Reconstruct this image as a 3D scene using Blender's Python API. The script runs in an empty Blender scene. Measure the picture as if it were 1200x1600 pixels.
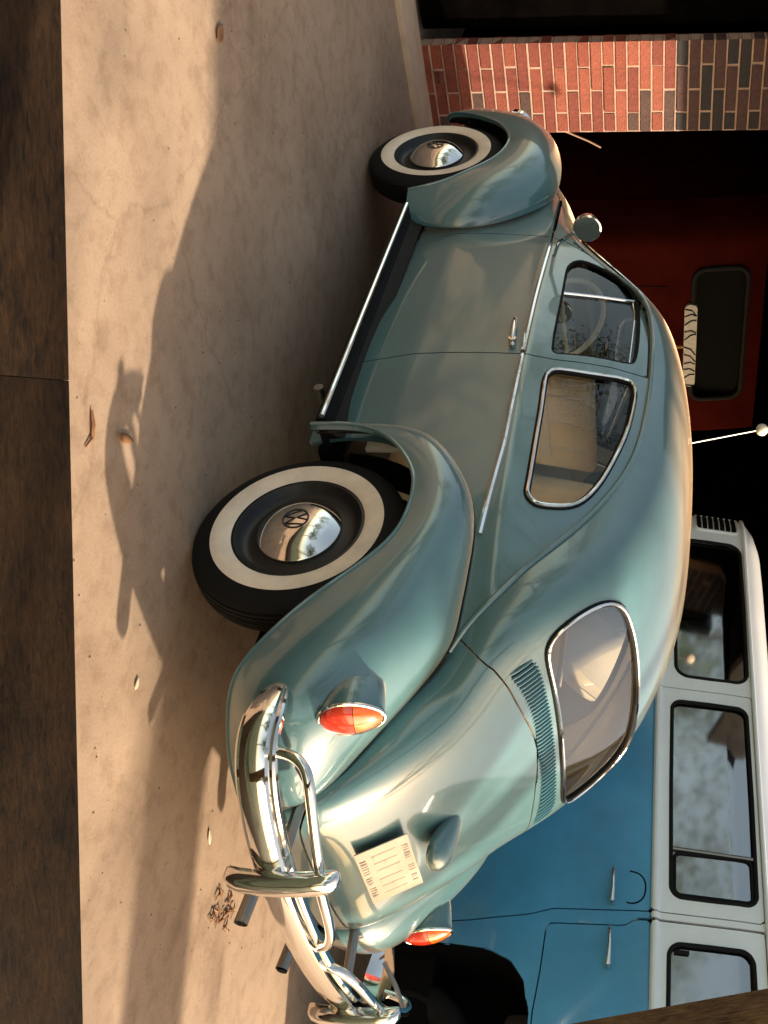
import bpy, bmesh, math, random
import numpy as np
from mathutils import Vector, Matrix
random.seed(7)
sc = bpy.context.scene
COL = sc.collection
R = math.radians
# ------------------------------------------------------------------ camera
def look(pos, yaw, pitch, roll, f, cx, cy):
    """the photographer's view, then turned a quarter so that 'up' lies to the right of the picture"""
    fw = Vector((math.cos(pitch)*math.cos(yaw), math.cos(pitch)*math.sin(yaw), math.sin(pitch)))
    r = fw.cross(Vector((0, 0, 1))).normalized(); u = r.cross(fw)
    r, u = r*math.cos(roll)+u*math.sin(roll), u*math.cos(roll)-r*math.sin(roll)
    cam = bpy.data.cameras.new('camera'); o = bpy.data.objects.new('camera', cam); COL.objects.link(o)
    X, Y = u, -r                       # picture right = scene up, picture up = scene left
    M = Matrix(((X.x, Y.x, -fw.x, pos[0]), (X.y, Y.y, -fw.y, pos[1]), (X.z, Y.z, -fw.z, pos[2]), (0, 0, 0, 1)))
    o.matrix_world = M
    cam.sensor_fit = 'VERTICAL'; cam.sensor_height = 36; cam.sensor_width = 27
    cam.lens = 36*f/1600
    # principal point (cx, cy) in the upright 1600 x 1200 picture
    cam.shift_x = (600-(1200-cy))/1600
    cam.shift_y = (cx-800)/1600
    cam.clip_start = .05; cam.clip_end = 500
    sc.camera = o
    return o
look((-2.035, 2.808, 1.394), -.765, -.080, .016, 1590.5, 768.0, 290.4)
# ------------------------------------------------------------------ light
SUN_DIR = Vector((-1.41, -.97, 1.0)).normalized()          # towards the sun
elev = math.asin(SUN_DIR.z); azim = math.atan2(SUN_DIR.y, SUN_DIR.x)
w = bpy.data.worlds.new('World'); sc.world = w; w.use_nodes = True
nt = w.node_tree; nt.nodes.clear()
sky = nt.nodes.new('ShaderNodeTexSky'); sky.sky_type = 'NISHITA'; sky.sun_disc = False
sky.sun_elevation = elev; sky.sun_rotation = math.pi/2-azim
sky.air_density = 1.0; sky.dust_density = 2.5; sky.ozone_density = .3
warm = nt.nodes.new('ShaderNodeMix'); warm.data_type = 'RGBA'; warm.blend_type = 'MULTIPLY'
warm.inputs[0].default_value = 1; warm.inputs[7].default_value = (1.0, .83, .62, 1)
bg = nt.nodes.new('ShaderNodeBackground'); bg.inputs[1].default_value = .15
out = nt.nodes.new('ShaderNodeOutputWorld')
nt.links.new(sky.outputs[0], warm.inputs[6]); nt.links.new(warm.outputs[2], bg.inputs[0]); nt.links.new(bg.outputs[0], out.inputs[0])
sl = bpy.data.lights.new('sun', 'SUN'); sl.energy = 3.3; sl.angle = R(.9); sl.color = (1, .84, .63)
so = bpy.data.objects.new('sun', sl); COL.objects.link(so)
so.rotation_euler = (-SUN_DIR).to_track_quat('-Z', 'Y').to_euler(); so.location = (-8, -7, 9)
sc.view_settings.view_transform = 'Standard'; sc.view_settings.look = 'None'
sc.view_settings.gamma = 1; sc.view_settings.use_curve_mapping = False
sc.view_settings.exposure = 1.5
sc.cycles.max_bounces = 8; sc.cycles.transparent_max_bounces = 16; sc.cycles.caustics_reflective = False
import numpy as np
def spl(P, n, closed=False, per=None):
    """natural / periodic cubic spline through the rows of P, n samples per span"""
    P = np.asarray(P, float)
    if closed:
        k = len(P); Q = np.vstack([P[-4:], P, P[:5]])
        S = spl(Q, n); return S[4*n:(4+k)*n]
    m = len(P); t = np.arange(m, dtype=float)
    d = np.linalg.norm(np.diff(P, axis=0), axis=1) ** .5 + 1e-9
    t = np.concatenate([[0], np.cumsum(d)])
    h = np.diff(t); A = np.zeros((m, m)); B = np.zeros_like(P)
    A[0, 0] = A[-1, -1] = 1
    for i in range(1, m-1):
        A[i, i-1] = h[i-1]; A[i, i] = 2*(h[i-1]+h[i]); A[i, i+1] = h[i]
        B[i] = 6*((P[i+1]-P[i])/h[i] - (P[i]-P[i-1])/h[i-1])
    M = np.linalg.solve(A, B); out = []
    for i in range(m-1):
        for j in range(n + (i == m-2)):
            x = t[i] + h[i]*j/n; a = t[i+1]-x; b = x-t[i]
            out.append((M[i]*a**3+M[i+1]*b**3)/(6*h[i]) + (P[i]/h[i]-M[i]*h[i]/6)*a + (P[i+1]/h[i]-M[i+1]*h[i]/6)*b)
    return np.array(out)
def interp_s(x, xs, ys):
    """smooth scalar interpolation (monotone-ish cubic) of a table with ascending xs"""
    x = np.asarray(x, float); xs = np.asarray(xs, float); ys = np.asarray(ys, float)
    d = np.diff(ys)/np.diff(xs); m = np.zeros_like(ys)
    m[1:-1] = (d[1:]+d[:-1])/2; m[0] = d[0]; m[-1] = d[-1]
    x = np.clip(x, xs[0], xs[-1])
    i = np.clip(np.searchsorted(xs, x)-1, 0, len(xs)-2)
    h = xs[i+1]-xs[i]; u = (x-xs[i])/h
    return ((1+2*u)*(1-u)**2*ys[i]+u*(1-u)**2*h*m[i]+u*u*(3-2*u)*ys[i+1]+u*u*(u-1)*h*m[i+1])
# ---------------------------------------------------------------- car side (x, z) -> y
BELT = ([-.78, -.6, -.45, -.35, -.2, .05, .4, .85, 1.2, 1.6, 1.85, 2.1, 2.6, 3.0],
        [.36, .405, .455, .495, .555, .625, .668, .682, .676, .650, .620, .585, .53, .42])
TUMB = ([-.6, -.2, .1, .6, 1.0, 1.8, 2.2], [.1, .22, .36, .335, .33, .25, .1])
def side_y(x, z):
    x = np.asarray(x, float); z = np.asarray(z, float)
    y = interp_s(x, *BELT)
    k = interp_s(x, *TUMB)
    u = np.maximum(z-.90, 0)
    y = y - k*u - .10*u*u*np.clip((x+.2)*3, 0, 1)
    v = np.maximum(.86-z, 0)
    return y + .05*np.minimum(v, .25)*(1-v) - .14*np.maximum(v-.36, 0)
# ---------------------------------------------------------------- upper shell
#        Cx     Cz      Gx    Gy(None=side)  Gz    a     Tx    Ty    Tz
UST = [(3.03, .40,  2.86, .36, .38, .55,  .10, .00, .00),
       (3.01, .56,  2.84, .42, .52, .55,  .12, .02, .02),
       (2.93, .74,  2.78, .47, .64, .55,  .10, .01, .07),
       (2.68, .90,  2.58, .51, .74, .55,  .05, .00, .12),
       (2.32, 1.00, 2.28, .55, .83, .55,  .02, .00, .12),
       (2.00, 1.05, 1.95, .60, .92, .60,  .00, -.02, .10),
       (1.80, 1.215, 1.76, .595, 1.02, .62,  .02, -.04, .10),
       (1.56, 1.40, 1.60, .55, 1.18, .62,  .02, -.06, .12),
       (1.36, 1.468, 1.42, .545, 1.305, .62, .01, -.06, .10),
       (1.02, 1.505, 1.10, None, 1.342, .74, .0, -.05, .10),
       (.70, 1.500, .80, None, 1.331, .80, .0, -.05, .10),
       (.42, 1.475, .50, None, 1.288, .84, -.01, -.05, .12),
       (.19, 1.415, .28, None, 1.200, .86, -.04, -.04, .14),
       (.00, 1.320, .10, None, 1.095, .88, -.09, -.02, .15),
       (-.115, 1.205, -.03, None, 1.000, .86, -.13, -.02, .15),
       (-.22, 1.075, -.135, None, .925, .82, -.15, -.02, .13),
       (-.315, .985, -.235, None, .845, .76, -.15, -.03, .11),
       (-.46, .87, -.335, .475, .765, .70, -.15, -.025, .10),
       (-.60, .73, -.44, .445, .68, .64, -.15, -.02, .09),
       (-.70, .585, -.56, .41, .59, .55, -.14, -.01, .05),
       (-.745, .46, -.68, .38, .48, .55, -.10, .0, .0),
       (-.755, .35, -.72, .37, .36, .5, -.05, .0, .0)]
def ucontrol(n=8):
    rows = []
    for cx, cz, gx, gy, gz, a, tx, ty, tz in UST:
        if gy is None: gy = float(side_y(gx, gz))
        rows.append((cx, cz, gx, gy, gz, a, tx, ty, tz))
    R = spl(np.array(rows), n)
    s = np.concatenate([[0], np.cumsum(np.hypot(np.diff(R[:, 0]), np.diff(R[:, 1])))])
    return R, s
def upoint(r, t):
    """r: row(s) of control values, t in 0..1 -> xyz"""
    r = np.atleast_2d(r); t = np.asarray(t, float)
    C = np.stack([r[:, 0], 0*r[:, 0], r[:, 1]], -1); G = r[:, 2:5]
    P1 = C + np.stack([0*r[:, 0], r[:, 5]*r[:, 3], 0*r[:, 0]], -1); P2 = G + r[:, 6:9]
    t = t[..., None]
    return (1-t)**3*C + 3*t*(1-t)**2*P1 + 3*t*t*(1-t)*P2 + t**3*G
def ugrid(n=8, m=24):
    R, s = ucontrol(n)
    ts = np.linspace(0, 1, m+1)
    V = np.stack([upoint(R, np.full(len(R), t)) for t in ts], 1)     # [ns, m+1, 3]
    return V, s, R
# ------------------------------------------------------------------ materials
def mat(name, base, rough=.5, metal=0, coat=0, coat_rough=.03, var=0, vscale=6, bump=0, bscale=60, base2=None, spec=.5, inside=None, rvar=0):
    m = bpy.data.materials.new(name); m.use_nodes = True; t = m.node_tree; b = t.nodes['Principled BSDF']
    b.inputs['Base Color'].default_value = (*base, 1); b.inputs['Roughness'].default_value = rough
    b.inputs['Metallic'].default_value = metal; b.inputs['Coat Weight'].default_value = coat
    b.inputs['Coat Roughness'].default_value = coat_rough; b.inputs['Specular IOR Level'].default_value = spec
    N = t.nodes.new; L = t.links.new
    tc = N('ShaderNodeTexCoord')
    col = None
    if var or base2:
        n = N('ShaderNodeTexNoise'); n.inputs['Scale'].default_value = vscale; n.inputs['Detail'].default_value = 6; n.inputs['Roughness'].default_value = .62
        L(tc.outputs['Object'], n.inputs['Vector'])
        r = N('ShaderNodeValToRGB'); r.color_ramp.elements[0].position = .32; r.color_ramp.elements[1].position = .70
        c1 = [c*(1-var) for c in base]; c2 = [min(1, c*(1+var)) for c in base] if base2 is None else base2
        r.color_ramp.elements[0].color = (*c1, 1); r.color_ramp.elements[1].color = (*c2, 1)
        L(n.outputs['Fac'], r.inputs['Fac']); col = r.outputs['Color']
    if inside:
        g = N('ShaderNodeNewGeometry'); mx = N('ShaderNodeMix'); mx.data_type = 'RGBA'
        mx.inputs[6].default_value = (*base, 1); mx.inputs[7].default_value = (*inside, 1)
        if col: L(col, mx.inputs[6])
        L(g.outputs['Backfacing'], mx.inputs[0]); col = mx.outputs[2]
    if col: L(col, b.inputs['Base Color'])
    if rvar:
        n = N('ShaderNodeTexNoise'); n.inputs['Scale'].default_value = 9; n.inputs['Detail'].default_value = 5
        L(tc.outputs['Object'], n.inputs['Vector'])
        mr = N('ShaderNodeMapRange'); mr.inputs[1].default_value = .3; mr.inputs[2].default_value = .7
        mr.inputs[3].default_value = max(0, rough-rvar); mr.inputs[4].default_value = rough+rvar
        L(n.outputs['Fac'], mr.inputs[0]); L(mr.outputs[0], b.inputs['Roughness'])
    if bump:
        n = N('ShaderNodeTexNoise'); n.inputs['Scale'].default_value = bscale; n.inputs['Detail'].default_value = 4
        L(tc.outputs['Object'], n.inputs['Vector'])
        bp = N('ShaderNodeBump'); bp.inputs['Strength'].default_value = bump; bp.inputs['Distance'].default_value = .01
        L(n.outputs['Fac'], bp.inputs['Height']); L(bp.outputs['Normal'], b.inputs['Normal'])
    return m
def glass(name, tint=(.97, .97, .96), base_refl=1.0, rough=0, ior=1.5):
    m = bpy.data.materials.new(name); m.use_nodes = True; t = m.node_tree; t.nodes.clear(); N = t.nodes.new; L = t.links.new
    o = N('ShaderNodeOutputMaterial'); mx = N('ShaderNodeMixShader'); tr = N('ShaderNodeBsdfTransparent'); gl = N('ShaderNodeBsdfGlossy')
    tr.inputs[0].default_value = (*tint, 1); gl.inputs['Roughness'].default_value = rough; gl.inputs[0].default_value = (base_refl,)*3+(1,)
    fr = N('ShaderNodeFresnel'); fr.inputs[0].default_value = ior
    L(fr.outputs[0], mx.inputs[0]); L(tr.outputs[0], mx.inputs[1]); L(gl.outputs[0], mx.inputs[2]); L(mx.outputs[0], o.inputs[0])
    return m
TEAL = mat('teal_car_paint', (.060, .152, .164), .34, 0, 1.0, .055, spec=.8, var=.13, vscale=4, bump=.035, bscale=7, inside=(.74, .64, .48), rvar=.06)
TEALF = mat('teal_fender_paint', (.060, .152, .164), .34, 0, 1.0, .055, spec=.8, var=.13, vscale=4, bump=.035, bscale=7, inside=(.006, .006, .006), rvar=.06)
BUSBLUE = mat('blue_bus_paint', (.070, .310, .540), .36, 0, .6, .08, bump=.10, bscale=4, var=.20, vscale=2, rvar=.06, inside=(.02, .02, .02))
BUSWHITE = mat('white_bus_paint', (.84, .84, .83), .36, 0, .4, .08, var=.05, vscale=3, inside=(.05, .05, .05))
RED = mat('dark_red_paint', (.040, .0045, .003), .9, 0, 0, .2, spec=.02, var=.25, vscale=3)
CHROME = mat('chrome', (.80, .77, .72), .07, 1, rvar=.04)
DULLMETAL = mat('dull_metal', (.30, .28, .26), .38, 1)
RUBBER = mat('black_rubber', (.0035, .0035, .0035), .75, var=.3, vscale=30, spec=.25)
RUBBERMAT = mat('running_board_rubber', (.007, .006, .006), .7, spec=.25, var=.4, vscale=12)
WHITEWALL = mat('white_wall_rubber', (.80, .66, .52), .55, var=.12, vscale=11)
BLACKPAINT = mat('black_wheel_paint', (.0035, .0035, .004), .5, coat=.05)
BLACK = mat('black_void', (.004, .004, .004), .9, spec=.1)
CREAM = mat('cream_vinyl', (.90, .77, .56), .45, var=.06, vscale=8, bump=.05)
CREAM2 = mat('pale_grey_vinyl', (.80, .73, .60), .45, var=.06, vscale=8)
DARKTRIM = mat('dark_interior_trim', (.02, .018, .016), .6)
GLASS = glass('car_window_glass', ior=1.36)
GLASSBUS = glass('bus_window_glass', (.30, .36, .40), ior=3.2, rough=.05)
GLASSREAR = glass('rear_window_glass', (.92, .91, .88), ior=1.75, rough=.015)
GLASSDARK = mat('dark_glass', (.004, .004, .004), .5, spec=.15)
REDLENS = mat('red_lens', (.42, .025, .008), .18, coat=1)
AMBERLENS = mat('amber_lens', (.62, .11, .010), .18, coat=1)
PLATE = mat('cream_plate', (.64, .56, .44), .45, var=.05, vscale=25)
PLATEINK = mat('faded_plate_lettering', (.42, .38, .33), .6)
PLATEFAINT = mat('faint_plate_digits', (.585, .515, .405), .6)
LOUVRE = mat('teal_louvre_paint', (.028, .125, .150), .35, 0, .8)
CREAMBALL = mat('cream_ball', (.80, .70, .55), .4)
for m_ in (TEAL, TEALF):
    q = m_.node_tree.nodes['Principled BSDF']; q.inputs['Sheen Weight'].default_value = .8; q.inputs['Sheen Roughness'].default_value = .30
    q.inputs['Sheen Tint'].default_value = (1, .70, .46, 1); q.inputs['Coat IOR'].default_value = 1.6
# ------------------------------------------------------------------ mesh helpers
def link(name, me, parent=None):
    o = bpy.data.objects.new(name, me); COL.objects.link(o)
    if parent is not None: o.parent = parent
    return o
def mesh(name, V, F, m, parent=None, smooth=True, N=None, mats=None, fm=None):
    me = bpy.data.meshes.new(name)
    me.from_pydata([tuple(v) for v in V], [], [tuple(int(i) for i in f) for f in F])
    for k in (mats or [m]): me.materials.append(k)
    if fm is not None: me.polygons.foreach_set('material_index', np.asarray(fm, dtype=np.int32))
    me.polygons.foreach_set('use_smooth', [bool(smooth)]*len(me.polygons))
    me.update()
    if N is not None: me.normals_split_custom_set_from_vertices([tuple(n) for n in N])
    return link(name, me, parent)
def empty(name, loc=(0, 0, 0), label=None, cat=None, group=None):
    o = bpy.data.objects.new(name, None); COL.objects.link(o); o.location = loc; o.empty_display_size = .1
    return tag(o, label, cat, group)
def tag(o, label=None, cat=None, group=None, kind=None):
    if label: o['label'] = label
    if cat: o['category'] = cat
    if group: o['group'] = group
    if kind: o['kind'] = kind
    return o
class MB:
    """collects simple shapes, links them as one mesh"""
    def __init__(s): s.V = []; s.F = []
    def add(s, V, F):
        k = len(s.V); s.V += [tuple(v) for v in V]; s.F += [tuple(i+k for i in f) for f in F]; return s
    def box(s, lo, hi, b=0.0):
        (x0, y0, z0), (x1, y1, z1) = lo, hi
        if not b:
            V = [(x, y, z) for x in (x0, x1) for y in (y0, y1) for z in (z0, z1)]
            return s.add(V, [(0, 1, 3, 2), (4, 6, 7, 5), (0, 4, 5, 1), (2, 3, 7, 6), (0, 2, 6, 4), (1, 5, 7, 3)])
        bm = bmesh.new(); bmesh.ops.create_cube(bm, size=1)
        for v in bm.verts: v.co = ((x0+x1)/2+v.co.x*(x1-x0), (y0+y1)/2+v.co.y*(y1-y0), (z0+z1)/2+v.co.z*(z1-z0))
        bmesh.ops.bevel(bm, geom=list(bm.edges)+list(bm.verts), offset=b, segments=2, affect='EDGES', profile=.5)
        bm.verts.index_update(); V = [v.co[:] for v in bm.verts]; F = [[v.index for v in f.verts] for f in bm.faces]; bm.free()
        return s.add(V, F)
    def tube(s, P, r, n=10, closed=False, cap=True, flat=None):
        P = [Vector(p) for p in P]; k = len(P); rr = r if hasattr(r, '__len__') else [r]*k
        tang = []
        for i in range(k):
            a = P[i-1] if (i > 0 or closed) else P[i]; b = P[(i+1) % k] if (i < k-1 or closed) else P[i]
            tang.append((b-a).normalized())
        ref = Vector((0, 0, 1)) if abs(tang[0].z) < .9 else Vector((1, 0, 0)); u = tang[0].cross(ref).normalized(); V = []; F = []
        for i in range(k):
            u = (u-tang[i]*u.dot(tang[i])).normalized(); v = tang[i].cross(u)
            for j in range(n):
                a = 2*math.pi*j/n; V.append(P[i]+(u*math.cos(a)+v*math.sin(a))*rr[i])
        for i in range(k if closed else k-1):
            for j in range(n):
                a, b = i*n+j, i*n+(j+1) % n; c, d = ((i+1) % k)*n+(j+1) % n, ((i+1) % k)*n+j
                F.append((a, b, c, d))
        if cap and not closed: F.append(tuple(range(n-1, -1, -1))); F.append(tuple((k-1)*n+j for j in range(n)))
        return s.add(V, F)
    def lathe(s, prof, n=48, axis='Y', c=(0, 0, 0), sign=1):
        """prof: (radius, offset along the axis)"""
        V = []; F = []; k = len(prof)
        for r, h in prof:
            for j in range(n):
                a = 2*math.pi*j/n; x, z = r*math.cos(a), r*math.sin(a)
                p = {'Y': (x, h*sign, z), 'Z': (x, z, h), 'X': (h*sign, x, z)}[axis]; V.append((c[0]+p[0], c[1]+p[1], c[2]+p[2]))
        for i in range(k-1):
            for j in range(n): F.append((i*n+j, i*n+(j+1) % n, (i+1)*n+(j+1) % n, (i+1)*n+j))
        return s.add(V, F)
    def prism(s, poly, lo, hi, axis='Y'):
        """closed polygon (pairs) swept along an axis; axis Y: pairs are x,z; axis X: y,z; axis Z: x,y"""
        n = len(poly); f = {'Y': lambda a, b, h: (a, h, b), 'X': lambda a, b, h: (h, a, b), 'Z': lambda a, b, h: (a, b, h)}[axis]
        V = [f(a, b, h) for h in (lo, hi) for a, b in poly]
        return s.add(V, [tuple(range(n)), tuple(range(2*n-1, n-1, -1))]+[(i, n+i, n+(i+1) % n, (i+1) % n) for i in range(n)])
    def build(s, name, m, parent=None, smooth=True, recalc=True, sharp=40):
        me = bpy.data.meshes.new(name); me.from_pydata(s.V, [], s.F); me.materials.append(m)
        if recalc:
            bm = bmesh.new(); bm.from_mesh(me); bmesh.ops.recalc_face_normals(bm, faces=bm.faces); bm.to_mesh(me); bm.free()
        me.polygons.foreach_set('use_smooth', [bool(smooth)]*len(me.polygons))
        if smooth: me.set_sharp_from_angle(angle=R(sharp))
        me.update(); return link(name, me, parent)
# surface patches: V points, D 2-D coordinates, N normals, T triangles; clipping by a signed distance
def grid_patch(P, D, flip=False):
    a, b = P.shape[:2]
    du = np.gradient(P, axis=0); dv = np.gradient(P, axis=1); N = np.cross(du, dv); N /= np.linalg.norm(N, axis=-1, keepdims=True)+1e-12
    if flip: N = -N
    I = np.arange(a*b).reshape(a, b); A, B, C, E = I[:-1, :-1], I[1:, :-1], I[1:, 1:], I[:-1, 1:]
    T = np.concatenate([np.stack([A, B, C], -1).reshape(-1, 3), np.stack([A, C, E], -1).reshape(-1, 3)])
    if flip: T = T[:, ::-1]
    return dict(V=P.reshape(-1, 3), D=D.reshape(-1, 2), N=N.reshape(-1, 3), T=T)
def sdf(D, poly):
    """signed distance to a closed polygon, negative inside"""
    poly = np.asarray(poly, float); A = poly; B = np.roll(poly, -1, 0)
    d2 = np.full(len(D), 1e9); ins = np.zeros(len(D), bool)
    for a, b in zip(A, B):
        e = b-a; q = D-a; t = np.clip((q@e)/(e@e+1e-12), 0, 1); d2 = np.minimum(d2, ((q-t[:, None]*e)**2).sum(1))
        c = (a[1] > D[:, 1]) != (b[1] > D[:, 1])
        xx = a[0]+(D[:, 1]-a[1])/(b[1]-a[1]+1e-15)*e[0]; ins ^= c & (D[:, 0] < xx)
    return np.sqrt(d2)*np.where(ins, -1, 1)
def clip(M, phi):
    V, D, N, T = [list(map(tuple, M[k])) for k in 'VDN']+[M['T']]
    f = phi[T]; inside = (f <= 0).all(1); mixed = ~inside & (f <= 0).any(1)
    out = [tuple(t) for t in T[inside]]; cache = {}
    def cut(i, j):
        k = (min(i, j), max(i, j))
        if k not in cache:
            i, j = k; t = phi[i]/(phi[i]-phi[j])
            for L in (V, D, N): L.append(tuple(a+(b-a)*t for a, b in zip(L[i], L[j])))
            cache[k] = len(V)-1
        return cache[k]
    for t in T[mixed]:
        poly = []
        for q in range(3):
            i, j = int(t[q]), int(t[(q+1) % 3])
            if phi[i] <= 0: poly.append(i)
            if (phi[i] <= 0) != (phi[j] <= 0): poly.append(cut(i, j))
        for q in range(1, len(poly)-1): out.append((poly[0], poly[q], poly[q+1]))
    T = np.array(out, int).reshape(-1, 3); V, D, N = np.array(V), np.array(D), np.array(N)
    used = np.unique(T); mp = np.full(len(V), -1); mp[used] = np.arange(len(used))
    return dict(V=V[used], D=D[used], N=N[used], T=mp[T])
def rim(M, depth):
    """edge faces turned inwards along the open border, so that the sheet reads as pressed metal with an edge"""
    T = M['T']; E = np.concatenate([T[:, [0, 1]], T[:, [1, 2]], T[:, [2, 0]]]); key = np.sort(E, 1)
    u, idx, cnt = np.unique(key, axis=0, return_index=True, return_counts=True); E = E[idx[cnt == 1]]
    V = M['V']; N = M['N']/(np.linalg.norm(M['N'], axis=1, keepdims=True)+1e-9)
    bv = np.unique(E); mp = {int(b): i for i, b in enumerate(bv)}; k = len(V); n = len(bv)
    V2 = np.concatenate([V, V[bv], V[bv]-N[bv]*depth]); N2 = np.concatenate([N, np.zeros((2*n, 3))])
    F = [tuple(t) for t in T]+[(k+mp[int(b)], k+mp[int(a)], k+n+mp[int(a)], k+n+mp[int(b)]) for a, b in E]
    return V2, N2, F
def sheet(name, M, m, parent=None, depth=.014):
    if depth: V, N, F = rim(M, depth)
    else: V, N, F = M['V'], M['N'], M['T']
    return mesh(name, V, F, m, parent, True, N)
def mirror(M):
    s = np.array([1, -1, 1]); return dict(V=M['V']*s, D=M['D']*(1 if M.get('xz') else 1), N=M['N']*s, T=M['T'][:, ::-1])
def loft(rows, n, m=12):
    """rows of (J, P1, P2, L) -> smooth bulged surface, P[i, j]"""
    C = spl(np.array([np.concatenate(r) for r in rows]), n).reshape(-1, 4, 3)
    t = np.linspace(0, 1, m+1)[None, :, None]; c = [C[:, k][:, None] for k in range(4)]
    return (1-t)**3*c[0]+3*t*(1-t)**2*c[1]+3*t*t*(1-t)*c[2]+t**3*c[3]

# ================================================================== SETTING
def ground_material():
    m = bpy.data.materials.new('worn_concrete'); m.use_nodes = True; t = m.node_tree; b = t.nodes['Principled BSDF']; N = t.nodes.new; L = t.links.new
    tc = N('ShaderNodeTexCoord')
    def noise(sc_, det, rough=.6):
        n = N('ShaderNodeTexNoise'); n.inputs['Scale'].default_value = sc_; n.inputs['Detail'].default_value = det; n.inputs['Roughness'].default_value = rough
        L(tc.outputs['Object'], n.inputs['Vector']); return n
    n1 = noise(1.6, 8, .65); n2 = noise(14, 6); n3 = noise(120, 3)
    r1 = N('ShaderNodeValToRGB'); e = r1.color_ramp.elements; e[0].position = .30; e[1].position = .72
    e[0].color = (.275, .188, .127, 1); e[1].color = (.42, .305, .213, 1); L(n1.outputs['Fac'], r1.inputs['Fac'])
    r2 = N('ShaderNodeValToRGB'); e = r2.color_ramp.elements; e[0].position = .33; e[1].position = .52; e[0].color = (.80, .77, .74, 1); e[1].color = (1, 1, 1, 1); L(n2.outputs['Fac'], r2.inputs['Fac'])
    r3 = N('ShaderNodeValToRGB'); e = r3.color_ramp.elements; e[0].position = .3; e[1].position = .7; e[0].color = (.86, .86, .86, 1); e[1].color = (1, 1, 1, 1); L(n3.outputs['Fac'], r3.inputs['Fac'])
    m1 = N('ShaderNodeMix'); m1.data_type = 'RGBA'; m1.blend_type = 'MULTIPLY'; m1.inputs[0].default_value = 1
    m2 = N('ShaderNodeMix'); m2.data_type = 'RGBA'; m2.blend_type = 'MULTIPLY'; m2.inputs[0].default_value = 1
    L(r1.outputs[0], m1.inputs[6]); L(r2.outputs[0], m1.inputs[7]); L(m1.outputs[2], m2.inputs[6]); L(r3.outputs[0], m2.inputs[7]); L(m2.outputs[2], b.inputs['Base Color'])
    ns = noise(.9, 10, .75); rs_ = N('ShaderNodeValToRGB'); e = rs_.color_ramp.elements; e[0].position = .26; e[1].position = .46; e[0].color = (.50, .46, .43, 1); e[1].color = (1, 1, 1, 1); L(ns.outputs['Fac'], rs_.inputs['Fac'])
    m3 = N('ShaderNodeMix'); m3.data_type = 'RGBA'; m3.blend_type = 'MULTIPLY'; m3.inputs[0].default_value = 1; L(m2.outputs[2], m3.inputs[6]); L(rs_.outputs[0], m3.inputs[7])
    n4 = noise(38, 4, .7); rp = N('ShaderNodeValToRGB'); e = rp.color_ramp.elements; e[0].position = .22; e[1].position = .33; e[0].color = (.45, .40, .36, 1); e[1].color = (1, 1, 1, 1); L(n4.outputs['Fac'], rp.inputs['Fac'])
    m4 = N('ShaderNodeMix'); m4.data_type = 'RGBA'; m4.blend_type = 'MULTIPLY'; m4.inputs[0].default_value = .8; L(m3.outputs[2], m4.inputs[6]); L(rp.outputs[0], m4.inputs[7])
    vo = N('ShaderNodeTexVoronoi'); vo.feature = 'DISTANCE_TO_EDGE'; vo.inputs['Scale'].default_value = .42
    nw = noise(3, 5); ad = N('ShaderNodeMixRGB'); ad.blend_type = 'ADD'; ad.inputs[0].default_value = .22; L(tc.outputs['Object'], ad.inputs[1]); L(nw.outputs['Color'], ad.inputs[2]); L(ad.outputs[0], vo.inputs['Vector'])
    rc = N('ShaderNodeValToRGB'); e = rc.color_ramp.elements; e[0].position = .0; e[1].position = .0035; e[0].color = (.35, .30, .27, 1); e[1].color = (1, 1, 1, 1); L(vo.outputs['Distance'], rc.inputs['Fac'])
    m5 = N('ShaderNodeMix'); m5.data_type = 'RGBA'; m5.blend_type = 'MULTIPLY'; m5.inputs[0].default_value = .22; L(m4.outputs[2], m5.inputs[6]); L(rc.outputs[0], m5.inputs[7]); L(m5.outputs[2], b.inputs['Base Color'])
    b.inputs['Roughness'].default_value = .85
    bp = N('ShaderNodeBump'); bp.inputs['Strength'].default_value = .16; bp.inputs['Distance'].default_value = .005
    L(n3.outputs['Fac'], bp.inputs['Height']); L(bp.outputs['Normal'], b.inputs['Normal'])
    return m
CONCRETE = ground_material()
g = MB(); S = 150
g.add([(-S, -S, 0), (S, -S, 0), (S, S, 0), (-S, S, 0)], [(0, 1, 2, 3)])
tag(g.build('ground', CONCRETE), 'worn concrete drive, sunlit in front and in shade beside the car', kind='structure')
SILL = mat('pale_concrete_sill', (.46, .35, .26), .85, var=.12, vscale=7, bump=.3, bscale=90)
s = MB(); s.box((3.30, .22, -.02), (3.60, 1.6, .035), .008)
tag(s.build('threshold', SILL), 'pale concrete threshold strip along the foot of the brick pillar', kind='structure')

# ---- garage ------------------------------------------------------
BRK = [mat('brick_orange', (.180, .040, .021), .8, var=.22, vscale=30, bump=.4, bscale=90),
       mat('brick_red', (.140, .028, .017), .8, var=.25, vscale=30, bump=.4, bscale=90),
       mat('brick_salmon', (.215, .054, .030), .8, var=.2, vscale=30, bump=.4, bscale=90),
       mat('brick_burnt', (.055, .026, .020), .8, var=.35, vscale=30, bump=.4, bscale=90)]
BRKD = [mat('brick_dark_red', (.050, .022, .020), .85, var=.3, vscale=30, bump=.4, bscale=90), mat('brick_dark_black', (.016, .013, .014), .85, var=.3, vscale=30, bump=.4, bscale=90)]  # darker brick colours for the upper courses
MORTAR = mat('mortar', (.36, .24, .18), .9, var=.15, vscale=20, bump=.3, bscale=120)
PX, PY0, PY1, PH = 3.605, .235, .765, 2.75
pillar = empty('brick_pillar', (PX+.06, .5, 0), 'orange brick pillar with pale mortar joints in front of the car nose, its upper courses darker', 'pillar')
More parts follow.
